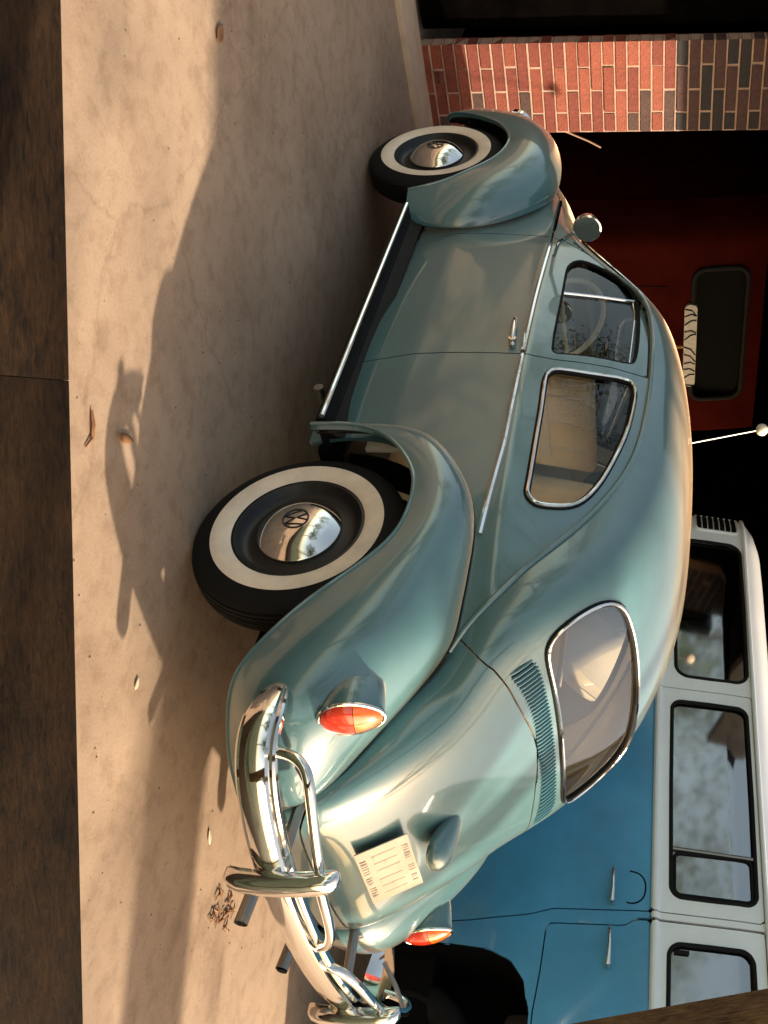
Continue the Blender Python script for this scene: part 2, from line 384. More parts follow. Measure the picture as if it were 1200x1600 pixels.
def put(o, parent):
    """parent a mesh that was built in world coordinates to an empty that stands somewhere (translation only)"""
    o.parent = parent; o.matrix_parent_inverse = Matrix.Translation(parent.location).inverted(); return o
core = MB(); core.box((PX+.005, PY0+.022, 0), (PX+.098, PY1-.006, PH)); put(core.build('mortar', MORTAR, smooth=False), pillar)
brick_cache = {}
def brick_mesh(w, mi, dark=False):
    k = (round(w, 2), mi, dark, random.randrange(2))
    if k not in brick_cache:
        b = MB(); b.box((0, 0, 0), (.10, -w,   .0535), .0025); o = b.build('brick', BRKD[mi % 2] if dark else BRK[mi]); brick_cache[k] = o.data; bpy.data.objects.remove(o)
    return brick_cache[k]
pitch = .0677
for c in range(int(PH/pitch)):
    z = .012+c*pitch; ys = PY1
    ws = [.135, .262, .112] if c % 2 else [.272, .242]
    if c % 4 == 1: ws = [.142, .258, .109]
    for q, wd in enumerate(ws):
        r = random.random(); mi = 3 if r < .15 else (0 if r < .45 else (1 if r < .75 else 2))
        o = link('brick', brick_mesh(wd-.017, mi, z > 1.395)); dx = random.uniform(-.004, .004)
        o.location = (PX+dx, ys-.006, z+random.uniform(-.001, .001)); o.rotation_euler = (random.uniform(-.004, .004), 0, random.uniform(-.006, .006)); ys -= wd; put(o, pillar)

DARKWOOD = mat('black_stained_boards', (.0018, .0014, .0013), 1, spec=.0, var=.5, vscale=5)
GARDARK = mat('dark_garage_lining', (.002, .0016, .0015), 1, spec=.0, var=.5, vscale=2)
door = empty('garage_door', (3.80, 1.7, 0), 'closed black boarded garage door left of the brick pillar', 'garage door')
for k in range(2):
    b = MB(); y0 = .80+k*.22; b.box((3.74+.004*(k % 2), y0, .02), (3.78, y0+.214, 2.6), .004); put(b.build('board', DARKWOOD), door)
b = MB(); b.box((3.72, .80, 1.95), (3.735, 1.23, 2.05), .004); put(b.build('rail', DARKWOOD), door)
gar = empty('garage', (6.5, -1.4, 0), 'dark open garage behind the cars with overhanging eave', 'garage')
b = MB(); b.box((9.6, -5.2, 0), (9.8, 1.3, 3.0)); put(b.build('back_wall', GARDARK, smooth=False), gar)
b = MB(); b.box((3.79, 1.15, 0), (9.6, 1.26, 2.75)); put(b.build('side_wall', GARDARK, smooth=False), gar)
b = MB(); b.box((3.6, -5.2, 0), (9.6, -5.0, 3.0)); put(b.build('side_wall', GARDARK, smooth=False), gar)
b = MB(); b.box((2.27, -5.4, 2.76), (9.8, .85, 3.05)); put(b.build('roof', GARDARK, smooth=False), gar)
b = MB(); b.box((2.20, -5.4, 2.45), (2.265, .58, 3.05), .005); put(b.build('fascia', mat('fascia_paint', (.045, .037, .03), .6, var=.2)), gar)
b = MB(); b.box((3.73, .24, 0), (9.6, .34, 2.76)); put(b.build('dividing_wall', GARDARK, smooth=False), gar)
# things hanging in the dark
cb = MB(); cb.tube([(3.9, .16, .70), (3.95, .10, .78), (3.98, .03, .90), (4.0, -.02, .97)], .006, 6)
tag(cb.build('cable', mat('brown_cable', (.22, .12, .07), .6)), 'thin brown cable running up in the dark right of the brick pillar', 'cable')
hk = MB(); hk.tube([(3.9, .18, .92), (3.9, .155, .92)], .008, 6); hk.tube([(3.9, .155, .86), (3.9, .155, .97)], .007, 6)
tag(hk.build('wall_hook', DULLMETAL), 'small grey hook in the dark right of the brick pillar', 'hook')

# ---- dark red van in the garage -----------------------------------
van = empty('red_van', (5.6, -2.0, 0), 'dark red van parked inside the garage, its window black above the teal car roof', 'van')
def rrect(y0, y1, z0, z1, r, n=5):
    out = []
    for cy, cz, a0 in ((y1-r, z1-r, 0), (y0+r, z1-r, 90), (y0+r, z0+r, 180), (y1-r, z0+r, 270)):
        for k in range(n+1): a = R(a0+90*k/n); out.append((cy+r*math.cos(a), cz+r*math.sin(a)))
    return out
VX = 4.75
Yv = np.linspace(-3.15, -.93, 75); Zv = np.linspace(.35, 2.15, 61)
yy, zz = np.meshgrid(Yv, Zv, indexing='ij')
edge = np.maximum(0, np.abs(yy+2.04)-.85)/.26; top = np.maximum(0, zz-1.25)
xx = VX+.30*np.clip(edge, 0, 1)**2.5+.10*top**1.5+.05*np.maximum(0, .9-zz)**2
belt = np.exp(-((zz-1.42)/.012)**2)*.014; xx = xx-belt
P = np.stack([xx, yy, zz], -1); Mv = grid_patch(P, np.stack([yy, zz], -1), flip=False)
if Mv['N'][:, 0].mean() > 0: Mv = grid_patch(P, np.stack([yy, zz], -1), flip=True)
win = rrect(-2.62, -1.36, 1.60, 2.02, .10)
seam_v = [(-1.515, .3), (-1.515, 1.40), (-1.507, 1.40), (-1.507, .3)]
body = clip(Mv, -sdf(Mv['D'], win))
sheet('body', body, RED, None, .04); put(bpy.context.scene.objects['body'], van)
hatch = MB(); hatch.tube([(VX+.002+.05*max(0, .9-z)**2, -1.51+.02*math.sin(z*2), z) for z in np.linspace(.4, 1.40, 12)], .006, 6); put(hatch.build('seam', BLACK), van)
fr = MB(); fr.tube([(VX+.10*max(0, z-1.25)**1.5-.004, y, z) for y, z in win], .022, 8, closed=True); put(fr.build('window_seal', RUBBER), van)
b = MB(); b.prism(win, VX+.09, VX+.10, 'X'); put(b.build('window_pane', BLACK, smooth=False), van)
b = MB(); b.box((VX+.12, -2.9, .5), (VX+.9, -1.1, 2.1)); put(b.build('interior', BLACK, smooth=False), van)
b = MB(); b.prism(rrect(-2.46, -1.66, 1.535, 1.635, .045), VX-.012, VX+.03, 'X'); pale = put(b.build('reflection_panel', mat('painted_sky_reflection', (.42, .42, .40), .5, var=.15, vscale=30)), van)  # bright sky reflected in the van window, modelled as a solid pale panel
lat = MB()  # dark strokes for the branches in that painted reflection
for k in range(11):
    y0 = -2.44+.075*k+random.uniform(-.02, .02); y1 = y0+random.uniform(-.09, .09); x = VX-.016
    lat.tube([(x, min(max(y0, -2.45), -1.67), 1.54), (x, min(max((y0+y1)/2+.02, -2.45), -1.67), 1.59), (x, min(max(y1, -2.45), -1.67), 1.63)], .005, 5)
lt = put(lat.build('reflected_branches', BLACK), van); lt['kind'] = 'stuff'
for sg in (-1, 1):
    b = MB(); b.lathe([(.001, .08), (.2, .08), (.3, .07), (.32, .03), (.32, -.03), (.3, -.07), (.2, -.08), (.001, -.08)], 28, 'Y', (VX+.55, -2.04+sg*.70, .32)); put(b.build('wheel', RUBBER), van)
b = MB(); b.box((VX+.30, -3.1, .35), (9.3, -.98, 2.2), .12); put(b.build('van_shell', RED), van)
pole = MB(); pole.tube([(4.62, -2.00, 0), (4.70, -2.03, 1.53)], .011, 8)
tag(pole.build('wooden_pole', mat('yellow_wood', (.40, .22, .07), .6, var=.2)), 'thin yellow wooden pole leaning on the dark red van', 'pole')

# ---- timber edging in the foreground --------------------------------
def wood(name, c1, c2, scale, direction):
    m = bpy.data.materials.new(name); m.use_nodes = True; t = m.node_tree; b = t.nodes['Principled BSDF']; N = t.nodes.new; L = t.links.new
    tc = N('ShaderNodeTexCoord'); mp = N('ShaderNodeMapping'); mp.inputs['Scale'].default_value = direction; L(tc.outputs['Object'], mp.inputs['Vector'])
    n = N('ShaderNodeTexNoise'); n.inputs['Scale'].default_value = scale; n.inputs['Detail'].default_value = 9; n.inputs['Roughness'].default_value = .7; n.inputs['Distortion'].default_value = .6
    L(mp.outputs[0], n.inputs['Vector'])
    n2 = N('ShaderNodeTexNoise'); n2.inputs['Scale'].default_value = 5; n2.inputs['Detail'].default_value = 10; n2.inputs['Roughness'].default_value = .72; L(tc.outputs['Object'], n2.inputs['Vector'])
    mx = N('ShaderNodeMix'); mx.data_type = 'FLOAT'; mx.inputs[0].default_value = .45; L(n.outputs['Fac'], mx.inputs[2]); L(n2.outputs['Fac'], mx.inputs[3])
    r = N('ShaderNodeValToRGB'); e = r.color_ramp.elements; e[0].position = .38; e[1].position = .66; e[0].color = (*c1, 1); e[1].color = (*c2, 1)
    L(mx.outputs[0], r.inputs['Fac']); L(r.outputs[0], b.inputs['Base Color']); b.inputs['Roughness'].default_value = .75; b.inputs['Specular IOR Level'].default_value = .12
    bp = N('ShaderNodeBump'); bp.inputs['Strength'].default_value = .8; bp.inputs['Distance'].default_value = .012; L(mx.outputs[0], bp.inputs['Height']); L(bp.outputs['Normal'], b.inputs['Normal'])
    return m
DARKTIMBER = wood('dark_rough_timber', (.0020, .0011, .0006), (.036, .018, .007), 11, (2.2, 8, 6))
ed0 = Vector((.254, 2.091)); ed1 = Vector((-1.257, .297)); dv = (ed1-ed0).normalized(); nv = Vector((-dv.y, dv.x))
if nv.dot(Vector((-2.0, 2.8))-ed0) < 0: nv = -nv
ADDED_GRASS = mat('added_dark_grass', (.030, .042, .016), .9, var=.5, vscale=9, bump=.8, bscale=160)  # unseen dark ground, added so the car door and chrome mirror something dark
la, lb = ed0-dv*60+nv*.295, ed1+dv*60+nv*.295
lw = MB(); lw.add([(la.x, la.y, .006), (lb.x, lb.y, .006), (lb.x+nv.x*70, lb.y+nv.y*70, .006), (la.x+nv.x*70, la.y+nv.y*70, .006)], [(0, 1, 2, 3)])
tag(lw.build('added_lawn', ADDED_GRASS), 'unseen dark grassy ground added behind the timber edging to darken the reflections', kind='structure')
def timber(a, b_, label):
    L_ = (b_-a).length; c = MB(); c.box((0, 0, 0), (L_, .30, .055), .0025)
    o = c.build('timber_edging', DARKTIMBER); X = Vector((dv.x, dv.y, 0)); Y = Vector((nv.x, nv.y, 0))
    # the beam's own y axis points towards the camera side
    if X.cross(Y).z < 0:
        for v in o.data.vertices: v.co.y *= -1
        o.data.flip_normals(); Y = -Y
    o.matrix_world = Matrix(((X.x, Y.x, 0, a.x), (X.y, Y.y, 0, a.y), (0, 0, 1, -.005), (0, 0, 0, 1)))
    return tag(o, label, 'timber', 'dark timbers laid along the near edge of the concrete')
jt = Vector((-.295, 1.459)); jt = ed0+dv*(jt-ed0).dot(dv)
timber(ed0-dv*1.6, jt-dv*.0003, 'rough dark timber laid on the near edge of the concrete, beside the front wheel end')
timber(jt+dv*.0004, ed1+dv*1.2, 'rough dark timber laid on the near edge of the concrete, beside the rear bumper end')
BROWNWOOD = wood('brown_weathered_post', (.03, .014, .006), (.34, .18, .075), 22, (8, 8, 1.5))
pz = Vector((.031, .014, .16)).normalized(); pxx = Vector((-.69, -.72, 0)); pxx = (pxx-pz*pxx.dot(pz)).normalized(); pyy = pz.cross(pxx)
pm = MB(); pm.box((0, -.05, -.1), (.15, .05, 2.3), .006)
po = pm.build('leaning_post', BROWNWOOD)
po.matrix_world = Matrix(((pxx.x, pyy.x, pz.x, -1.725), (pxx.y, pyy.y, pz.y, .973), (pxx.z, pyy.z, pz.z, 0), (0, 0, 0, 1)))
tag(po, 'brown weathered leaning post, its edge crossing the picture corner beside the white bus', 'post')

# ================================================================== TEAL CAR
car = empty('vintage_car', (0, 0, 0), 'teal vintage rounded car with whitewall tyres and chrome rear bumper', 'car')
GV, GS, GR = ugrid(8, 26)                              # left half of the upper shell
full = np.concatenate([(GV*np.array([1, -1, 1]))[:, :0:-1], GV], 1)
DD = np.stack([np.broadcast_to(GS[:, None], full.shape[:2]), full[..., 1]], -1)
U = grid_patch(full, DD)
if U['N'].reshape(-1, 3)[:, 2].mean() < 0: U = grid_patch(full, DD, flip=True)
def usurf(sig, y):
    """point and normal on the upper shell at centre-line length sig and width y"""
    i = int(np.argmin(abs(GS-sig))); lo = max(0, i-3); hi = min(len(GS), i+4)
    r = np.array([np.interp(sig, GS, GR[:, c]) for c in range(9)])[None]
    ts = np.linspace(0, 1, 201); P = upoint(np.repeat(r, 201, 0), ts); k = np.interp(abs(y), P[:, 1], np.arange(201)); a = int(k); a = min(a, 199)
    p = P[a]+(P[a+1]-P[a])*(k-a)
    return np.array([p[0], math.copysign(1, y)*p[1] if y else 0, p[2]])
def unorm(sig, y, e=.012):
    a = usurf(sig+e, y)-usurf(sig-e, y); b = usurf(sig, y+e)-usurf(sig, y-e); n = np.cross(b, a); n /= np.linalg.norm(n)
    return n if n[2] > -.2 and (n @ (usurf(sig, y)-np.array([.9, 0, .7])) > 0) else -n
def sym(L): return L+[(a, -b) for a, b in reversed(L) if abs(b) > 1e-6]
def smooth_poly(L, n=6): return spl(np.array(L), n, closed=True)
RW = smooth_poly(sym([(3.862, 0), (3.863, .15), (3.864, .30), (3.858, .40), (3.835, .447), (3.78, .468), (3.69, .468), (3.62, .448), (3.572, .40), (3.552, .31), (3.543, .16), (3.540, 0)]))
sW0, sW1 = np.interp([1.96, 1.50], -GR[:, 0][::1]*-1 if False else GR[::-1, 0], GS[::-1])
WS = smooth_poly(sym([(sW0, 0), (sW0, .25), (sW0+.01, .45), (sW0+.05, .53), (sW0+.20, .535), (sW0+.42, .475), (sW1-.03, .40), (sW1, .25), (sW1, 0)]))
sH0, sH1 = np.interp([2.97, 2.04], GR[::-1, 0], GS[::-1])
LIDTOP = [(3.958, 0), (3.966, .10), (3.982, .20), (3.996, .31), (4.000, .40), (4.008, .47), (4.030, .515)]
yV = lambda s: float(np.interp(s, GS, GR[:, 3]))
LIDSIDE = [(s, yV(s)-.004-.0*s) for s in (4.08, 4.16, 4.26, 4.36, 4.46)]
sL1 = float(np.interp(.455, GR[::-1, 1], GS[::-1]))
if sL1 < 4.3: sL1 = 4.72
LIDSIDE = [(s, yV(s)+.03) for s in np.linspace(4.07, sL1-.03, 7)]
LID = np.array(sym(LIDTOP+LIDSIDE+[(sL1, .30), (sL1+.01, 0)]))
VENT = smooth_poly(sym([(3.952, 0), (3.952, .15), (3.963, .30), (3.974, .39), (3.975, .425), (3.955, .436), (3.918, .434), (3.903, .42), (3.897, .30), (3.894, .15), (3.893, 0)]), 3)
phiRW, phiWS, phiLID, phiV = sdf(U['D'], RW), sdf(U['D'], WS), sdf(U['D'], LID), sdf(U['D'], VENT)
HOOD = np.array(sym([(sH1, 0), (sH1, .50), (sH1-.15, .535), (sH0+.45, .49), (sH0+.2, .44), (sH0, .34), (sH0-.02, 0)]))
phiH = sdf(U['D'], HOOD)
roof = clip(U, np.maximum.reduce([-phiRW, -phiWS, -phiLID+.0035, -phiV, -phiH+.003]))
sheet('body', roof, TEAL, car)
sheet('engine_lid', clip(U, phiLID+.0025), TEAL, car)
sheet('front_lid', clip(U, phiH+.003), TEAL, car)
# rear window and windscreen: pane, seal and chrome trim
def on_shell(poly, off): return [tuple(usurf(s, y)+unorm(s, y)*off) for s, y in poly]
def glazing(name, poly, phi, seal_r, trim_r, gm):
    pane = clip(U, phi-.004); pane = dict(pane); pane['V'] = pane['V']-pane['N']*.006
    g_ = sheet(name, pane, gm, car, 0)
    q = poly[::2]
    MB().tube(on_shell(q, -.001), seal_r, 8, closed=True).build('seal', RUBBER, g_)
    MB().tube(on_shell(q, seal_r*.75), trim_r, 8, closed=True).build('trim', CHROME, g_)
glazing('rear_window', RW, phiRW, .011, .0055, GLASSREAR)
glazing('windscreen', WS, phiWS, .012, .006, GLASS)
# louvres over a dark recess
rec = clip(U, phiV-.003); rec = dict(rec); rec['V'] = rec['V']-rec['N']*.012
vent = sheet('air_vent', rec, BLACK, car, 0)
lv = MB(); ylist = np.linspace(-.428, .428, 43)
vlo = VENT[VENT[:, 0] > 3.935]; vlo = vlo[np.argsort(vlo[:, 1])]; vhi = VENT[VENT[:, 0] < 3.93]; vhi = vhi[np.argsort(vhi[:, 1])]
for y in ylist:
    a = np.interp(y, vhi[:, 1], vhi[:, 0])-.004; b_ = np.interp(y, vlo[:, 1], vlo[:, 0])+.004
    pts = []
    for s_ in np.linspace(a, b_, 5): pts.append(usurf(s_, y)+unorm(s_, y)*(.0005 if a+.004 < s_ < b_-.004 else -.003))
    lv.tube(pts, .0058, 6)
lo = lv.build('louvres', LOUVRE, vent); lo['kind'] = 'stuff'

# sides
xs = np.linspace(-.52, 2.5, 190); zs = np.linspace(.20, 1.36, 75)
XX, ZZ = np.meshgrid(xs, zs, indexing='ij'); SP = np.stack([XX, side_y(XX, ZZ), ZZ], -1)
SD = np.stack([XX, ZZ], -1); Sd = grid_patch(SP, SD)
if Sd['N'][:, 1].mean() < 0: Sd = grid_patch(SP, SD, flip=True)
Gx, Gz = GR[:, 2], GR[:, 4]
outl = [(x, z) for x, z in zip(Gx, Gz) if x < 2.45 and x > -.50]
PANEL = np.array([(2.45, .22)]+[(2.45, .78)]+outl+[(-.50, .5), (-.50, .22)])
circ = lambda cx, r: np.array([(cx+r*math.cos(a), .315+r*math.sin(a)) for a in np.linspace(0, 2*math.pi, 48, endpoint=False)])
QW = smooth_poly([(.773, .978), (.814, .991), (.835, 1.02), (.865, 1.141), (.890, 1.255), (.864, 1.280), (.774, 1.281), (.616, 1.262), (.457, 1.222), (.342, 1.182), (.259, 1.137), (.219, 1.091), (.197, 1.028), (.197, .991), (.221, .971), (.257, .969), (.433, .974), (.648, .977)], 5)
DW = smooth_poly([(1.50, .990), (1.565, .997), (1.625, 1.03), (1.632, 1.075), (1.600, 1.158), (1.545, 1.228), (1.453, 1.271), (1.356, 1.287), (1.16, 1.290), (1.031, 1.280), (1.004, 1.262), (.985, 1.172), (.948, 1.048), (.932, .996), (.955, .985), (1.221, .987), (1.40, .989)], 5)
gat = lambda x: float(np.interp(x, Gx[::-1], Gz[::-1]))
DOOR = np.array([(.852, .285), (.862, .45), (.872, .62), (.880, .80), (.880, .92), (.892, 1.0), (.922, 1.10), (.945, 1.20), (.953, gat(.953)-.012)]
                + [(x, gat(x)-.014) for x in np.linspace(1.0, 1.70, 15)] + [(1.765, .97), (1.79, .85), (1.80, .60), (1.80, .285)])
pP, pQ, pD, pO = sdf(Sd['D'], PANEL), sdf(Sd['D'], QW), sdf(Sd['D'], DW), sdf(Sd['D'], DOOR)
wr, wf = sdf(Sd['D'], circ(0, .445)), sdf(Sd['D'], circ(2.4, .39))
RSH = np.array([(.30, .10), (.46, .26), (.46, .10)])
body_side = clip(Sd, np.maximum.reduce([pP, -pQ, -pO+.003, -wr, -wf]))
door_s = clip(Sd, np.maximum.reduce([pO+.0025, -pD]))
def side_pts(poly, off, s=1):
    out = []
    for x, z in poly:
        e = .004; n = np.array([-(side_y(x+e, z)-side_y(x-e, z))/(2*e), 1, -(side_y(x, z+e)-side_y(x, z-e))/(2*e)]); n /= np.linalg.norm(n)
        p = np.array([x, float(side_y(x, z)), z])+n*off; out.append((p[0], p[1]*s, p[2]))
    return out
for s in (1, -1):
    M_ = (lambda q: q) if s == 1 else mirror
    sheet('side_panel', M_(body_side), TEAL, car)
    dr = sheet('door', M_(door_s), TEAL, car)
    q = dict(clip(Sd, pQ-.004)); q['V'] = q['V']-q['N']*.008
    qw = sheet('quarter_window', M_(q), GLASS, car, 0)
    MB().tube(side_pts(QW[::2], -.001, s), .012, 8, closed=True).build('seal', RUBBER, qw)
    MB().tube(side_pts(QW[::2], .009, s), .0062, 8, closed=True).build('trim', CHROME, qw)
    q = dict(clip(Sd, pD-.004)); q['V'] = q['V']-q['N']*.016
    sheet('window', M_(q), GLASS, dr, 0)
    MB().tube(side_pts(DW[::2], -.006, s), .0075, 8, closed=True).build('window_seal', RUBBER, dr)
    MB().tube(side_pts([(1.352, .995), (1.40, 1.13), (1.444, 1.268)], -.010, s), .007, 8).build('vent_post', CHROME, dr)
    MB().tube(side_pts([(1.0, 1.262), (1.36, 1.274), (1.45, 1.262)], -.012, s), .0035, 6).build('window_channel', CHROME, dr)
    # door handle
    h = MB(); hp = side_pts([(.925, .846), (.945, .846), (1.0, .843), (1.05, .840), (1.075, .838)], .030, s)
    hp[0] = side_pts([(.92, .846)], .006, s)[0]; hp[-1] = side_pts([(1.085, .838)], .012, s)[0]
    h.tube(hp, [.010, .011, .010, .009, .006], 10); h.tube([side_pts([(.935, .846)], -.002, s)[0], side_pts([(.935, .846)], .030, s)[0]], .014, 10)
    h.build('handle', CHROME, dr)
    # chrome belt strip, split at the door gap
    for a, b_, pn in ((.045, .872, car), (.888, 1.80, dr), (1.815, 2.2, car)):
        L_ = [(x, float(np.interp(x, [.04, .42, .86, 1.23, 1.7, 2.2], [.846, .880, .889, .895, .908, .905]))) for x in np.linspace(a, b_, 14)]
        tb = MB(); P0 = side_pts(L_, .003, s); tb.tube(P0, [.0105]*13+[.006] if pn is not dr else .0105, 8); tb.build('belt_strip', CHROME, pn)
    # drip rail along the gutter line
    gl = [(r[2], (r[3]+.005)*s, r[4]) for r in GR if -.30 < r[2] < 1.80]
    MB().tube(gl, .0085, 8).build('drip_rail', TEAL, car)
    # ---- rear fender
    RF = [((.44, .685, .26), (.45, .70, .26), (.405, .75, .27), (.385, .765, .27)),
          ((.455, .68, .45), (.460, .72, .45), (.395, .755, .44), (.375, .77, .43)),
          ((.40, .675, .63), (.415, .735, .64), (.345, .785, .615), (.30, .775, .553)),
          ((.285, .66, .74), (.295, .735, .755), (.215, .795, .735), (.17, .778, .640)),
          ((.13, .64, .815), (.135, .735, .835), (.065, .80, .780), (.05, .778, .663)),
          ((-.04, .61, .83), (-.045, .725, .855), (-.11, .80, .765), (-.085, .775, .646)),
          ((-.20, .565, .82), (-.23, .70, .845), (-.29, .80, .705), (-.21, .77, .568)),
          ((-.30, .517, .795), (-.39, .68, .825), (-.475, .805, .615), (-.33, .762, .460)),
          ((-.41, .474, .715), (-.55, .63, .745), (-.64, .795, .53), (-.44, .745, .375)),
          ((-.53, .434, .625), (-.685, .575, .65), (-.735, .765, .44), (-.53, .705, .310)),
          ((-.66, .40, .545), (-.765, .50, .56), (-.765, .66, .40), (-.60, .63, .285)),
          ((-.745, .38, .47), (-.785, .43, .475), (-.77, .54, .37), (-.67, .52, .280)),
          ((-.76, .36, .38), (-.785, .38, .385), (-.765, .44, .33), (-.72, .42, .290))]
    for q in range(7, len(RF)):
        j = RF[q][0]; d_ = (GR[:, 2]-j[0])**2+(GR[:, 4]-j[2])**2+(GR[:, 2] > 0)*9; r_ = GR[int(np.argmin(d_))]
        if q == 7: continue
        RF[q] = ((float(r_[2])-.004, float(r_[3])-.010, float(r_[4])-.004),)+RF[q][1:]
    FP = loft(RF, 6, 16); Fm = grid_patch(FP, FP[..., :2])
    if (Fm['N'][:, 1]).mean() < 0: Fm = grid_patch(FP, FP[..., :2], flip=True)
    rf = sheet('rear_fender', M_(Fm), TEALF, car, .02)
    lip = [(p[0], p[1]*s, p[2]) for p in FP[:, -1]]
    MB().tube(lip, .006, 8).build('fender_lip', TEALF, rf)
    jl = [(p[0], (p[1]+.004)*s, p[2]) for p in FP[6:44, 0]]+[(r[2]-.003, (r[3]+.007)*s, r[4]+.003) for r in GR if r[2] < -.315]
    MB().tube(jl, .0055, 6).build('fender_welt', RUBBER, rf)
    # ---- front fender
    FF = [((1.86, .655, .27), (1.86, .69, .27), (1.945, .73, .27), (1.985, .745, .27)),
          ((1.83, .65, .40), (1.835, .70, .40), (1.95, .755, .42), (2.015, .765, .41)),
          ((1.85, .64, .58), (1.87, .71, .60), (1.99, .79, .60), (2.095, .775, .52)),
          ((1.95, .625, .73), (1.98, .71, .76), (2.12, .80, .74), (2.21, .775, .615)),
          ((2.10, .595, .83), (2.13, .70, .87), (2.29, .80, .83), (2.34, .775, .660)),
          ((2.27, .56, .875), (2.31, .68, .925), (2.47, .79, .85), (2.46, .77, .655)),
          ((2.44, .53, .87), (2.50, .65, .93), (2.68, .78, .82), (2.58, .765, .605)),
          ((2.60, .50, .83), (2.70, .62, .88), (2.87, .76, .73), (2.68, .755, .52)),
          ((2.74, .47, .74), (2.86, .58, .78), (2.99, .73, .60), (2.755, .745, .42)),
          ((2.83, .44, .60), (2.97, .54, .62), (3.04, .70, .48), (2.79, .73, .33)),
          ((2.85, .40, .46), (2.98, .48, .46), (3.00, .62, .38), (2.83, .68, .29))]
    FP = loft(FF, 6, 16); Fm = grid_patch(FP, FP[..., :2])
    if (Fm['N'][:, 1]).mean() < 0: Fm = grid_patch(FP, FP[..., :2], flip=True)
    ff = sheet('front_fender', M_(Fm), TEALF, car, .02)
    MB().tube([(p[0], p[1]*s, p[2]) for p in FP[:, -1]], .006, 8).build('fender_lip', TEALF, ff)
    hl = MB(); hl.lathe([(0, .03), (.05, .025), (.085, .008), (.092, 0), (.10, -.004), (.10, -.03)], 32, 'X', (0, 0, 0))
    ho = hl.build('headlight', CHROME, car); ho.location = (2.945, .60*s, .645); ho.rotation_euler = (0, R(-28), R(6*s)); ho.scale = (.85, .85, .85)
    # ---- running board
    rb = MB(); rb.box((.44, .60, .262), (1.87, .742, .292), .008)
    xx_ = np.linspace(.455, 1.86, 20)
    curv = [(.742, .292), (.70, .293), (.672, .298), (.660, .320), (.657, .345), (.650, .345), (.650, .285), (.742, .28)]
    b = MB(); b.prism(curv, .445, 1.865, 'X')
    for q in rb, b: q.V = [(v[0], v[1]*s, v[2]) for v in q.V]
    rbo = rb.build('running_board', RUBBERMAT, car); b.build('mat', RUBBERMAT, rbo)
    k = MB(); k.tube([(.44, .752*s, .289), (1.0, .750*s, .289), (1.86, .742*s, .289)], .0085, 8); k.build('trim', CHROME, rbo)
    rib = MB()
    for y in np.linspace(.675, .732, 6): rib.tube([(.45, y*s, .294), (1.86, y*s, .294)], .003, 5, cap=False)
    rib.build('ribs', RUBBERMAT, rbo)
jk = MB(); jk.tube([(.60, .60, .235), (.60, .745, .235)], .017, 10); jk.build('jacking_tube', DULLMETAL, car)

# ---- wheels
def make_wheel(cx, cy, s, spin=0.0):
    wname = empty('wheel', (0, 0, 0)); del_label = None
    wname.parent = car; wname.location = (cx, cy*s, .319)
    prof = [(.180, .050), (.192, .062), (.205, .070), (.230, .0745), (.250, .0735), (.268, .068), (.290, .058), (.303, .052), (.311, .045), (.315, .039), (.311, .037), (.311, .034), (.3175, .033), (.3185, .022), (.313, .021), (.313, .018), (.3195, .017), (.320, .007), (.3145, .006), (.3145, .003), (.320, .002), (.320, .0)]
    prof = prof+[(r, -h) for r, h in reversed(prof[:-1])]
    MB().lathe(prof, 72, 'Y', sign=s).build('tyre', RUBBER, wname, sharp=70)
    MB().lathe([(.196, .0662), (.203, .0708), (.215, .0738), (.230, .0764), (.245, .0758), (.2545, .0738)], 72, 'Y', sign=s).build('white_wall', WHITEWALL, wname, sharp=70)
    MB().lathe([(.186, .0), (.186, .050), (.194, .064), (.188, .066), (.180, .056), (.172, .036), (.150, .028), (.128, .040), (.060, .042), (0.001, .042)], 64, 'Y', sign=s).build('rim', BLACKPAINT, wname, sharp=50)
    cap = MB().lathe([(.120, .038), (.1262, .044), (.1265, .049), (.123, .0525), (.116, .058), (.100, .0725), (.080, .085), (.058, .0935), (.035, .0985), (.015, .1005), (.0005, .101)], 64, 'Y', sign=s).build('hubcap', CHROME, wname, sharp=60)
    dome = lambda r: float(np.interp(r, [0, .015, .035, .058, .08, .1], [.101, .1005, .0985, .0935, .085, .0725]))+.0005
    em = MB(); ring = [(.037*math.cos(a), dome(.037)*s, .037*math.sin(a)) for a in np.linspace(0, 2*math.pi, 32, endpoint=False)]
    em.tube(ring, .0028, 6, closed=True)
    def stroke(P):
        Q = []
        for (x0, z0), (x1, z1) in zip(P[:-1], P[1:]):
            for t in np.linspace(0, 1, 5)[:-1]: Q.append((x0+(x1-x0)*t, z0+(z1-z0)*t))
        Q.append(P[-1]); em.tube([(-x*s*.037, dome(math.hypot(x, z)*.037)*s, z*.037) for x, z in Q], .0026, 6)
    stroke([(-.36, .93), (0, .12), (.36, .93)]); stroke([(-.80, .60), (-.42, -.88), (0, -.02), (.42, -.88), (.80, .60)])
    em.build('emblem', BLACKPAINT, wname)
    wname.rotation_euler = (0, R(spin), 0)
    return wname
make_wheel(0, .628, 1, 15); make_wheel(2.4, .655, 1, -30); make_wheel(0, .628, -1); make_wheel(2.4, .655, -1)
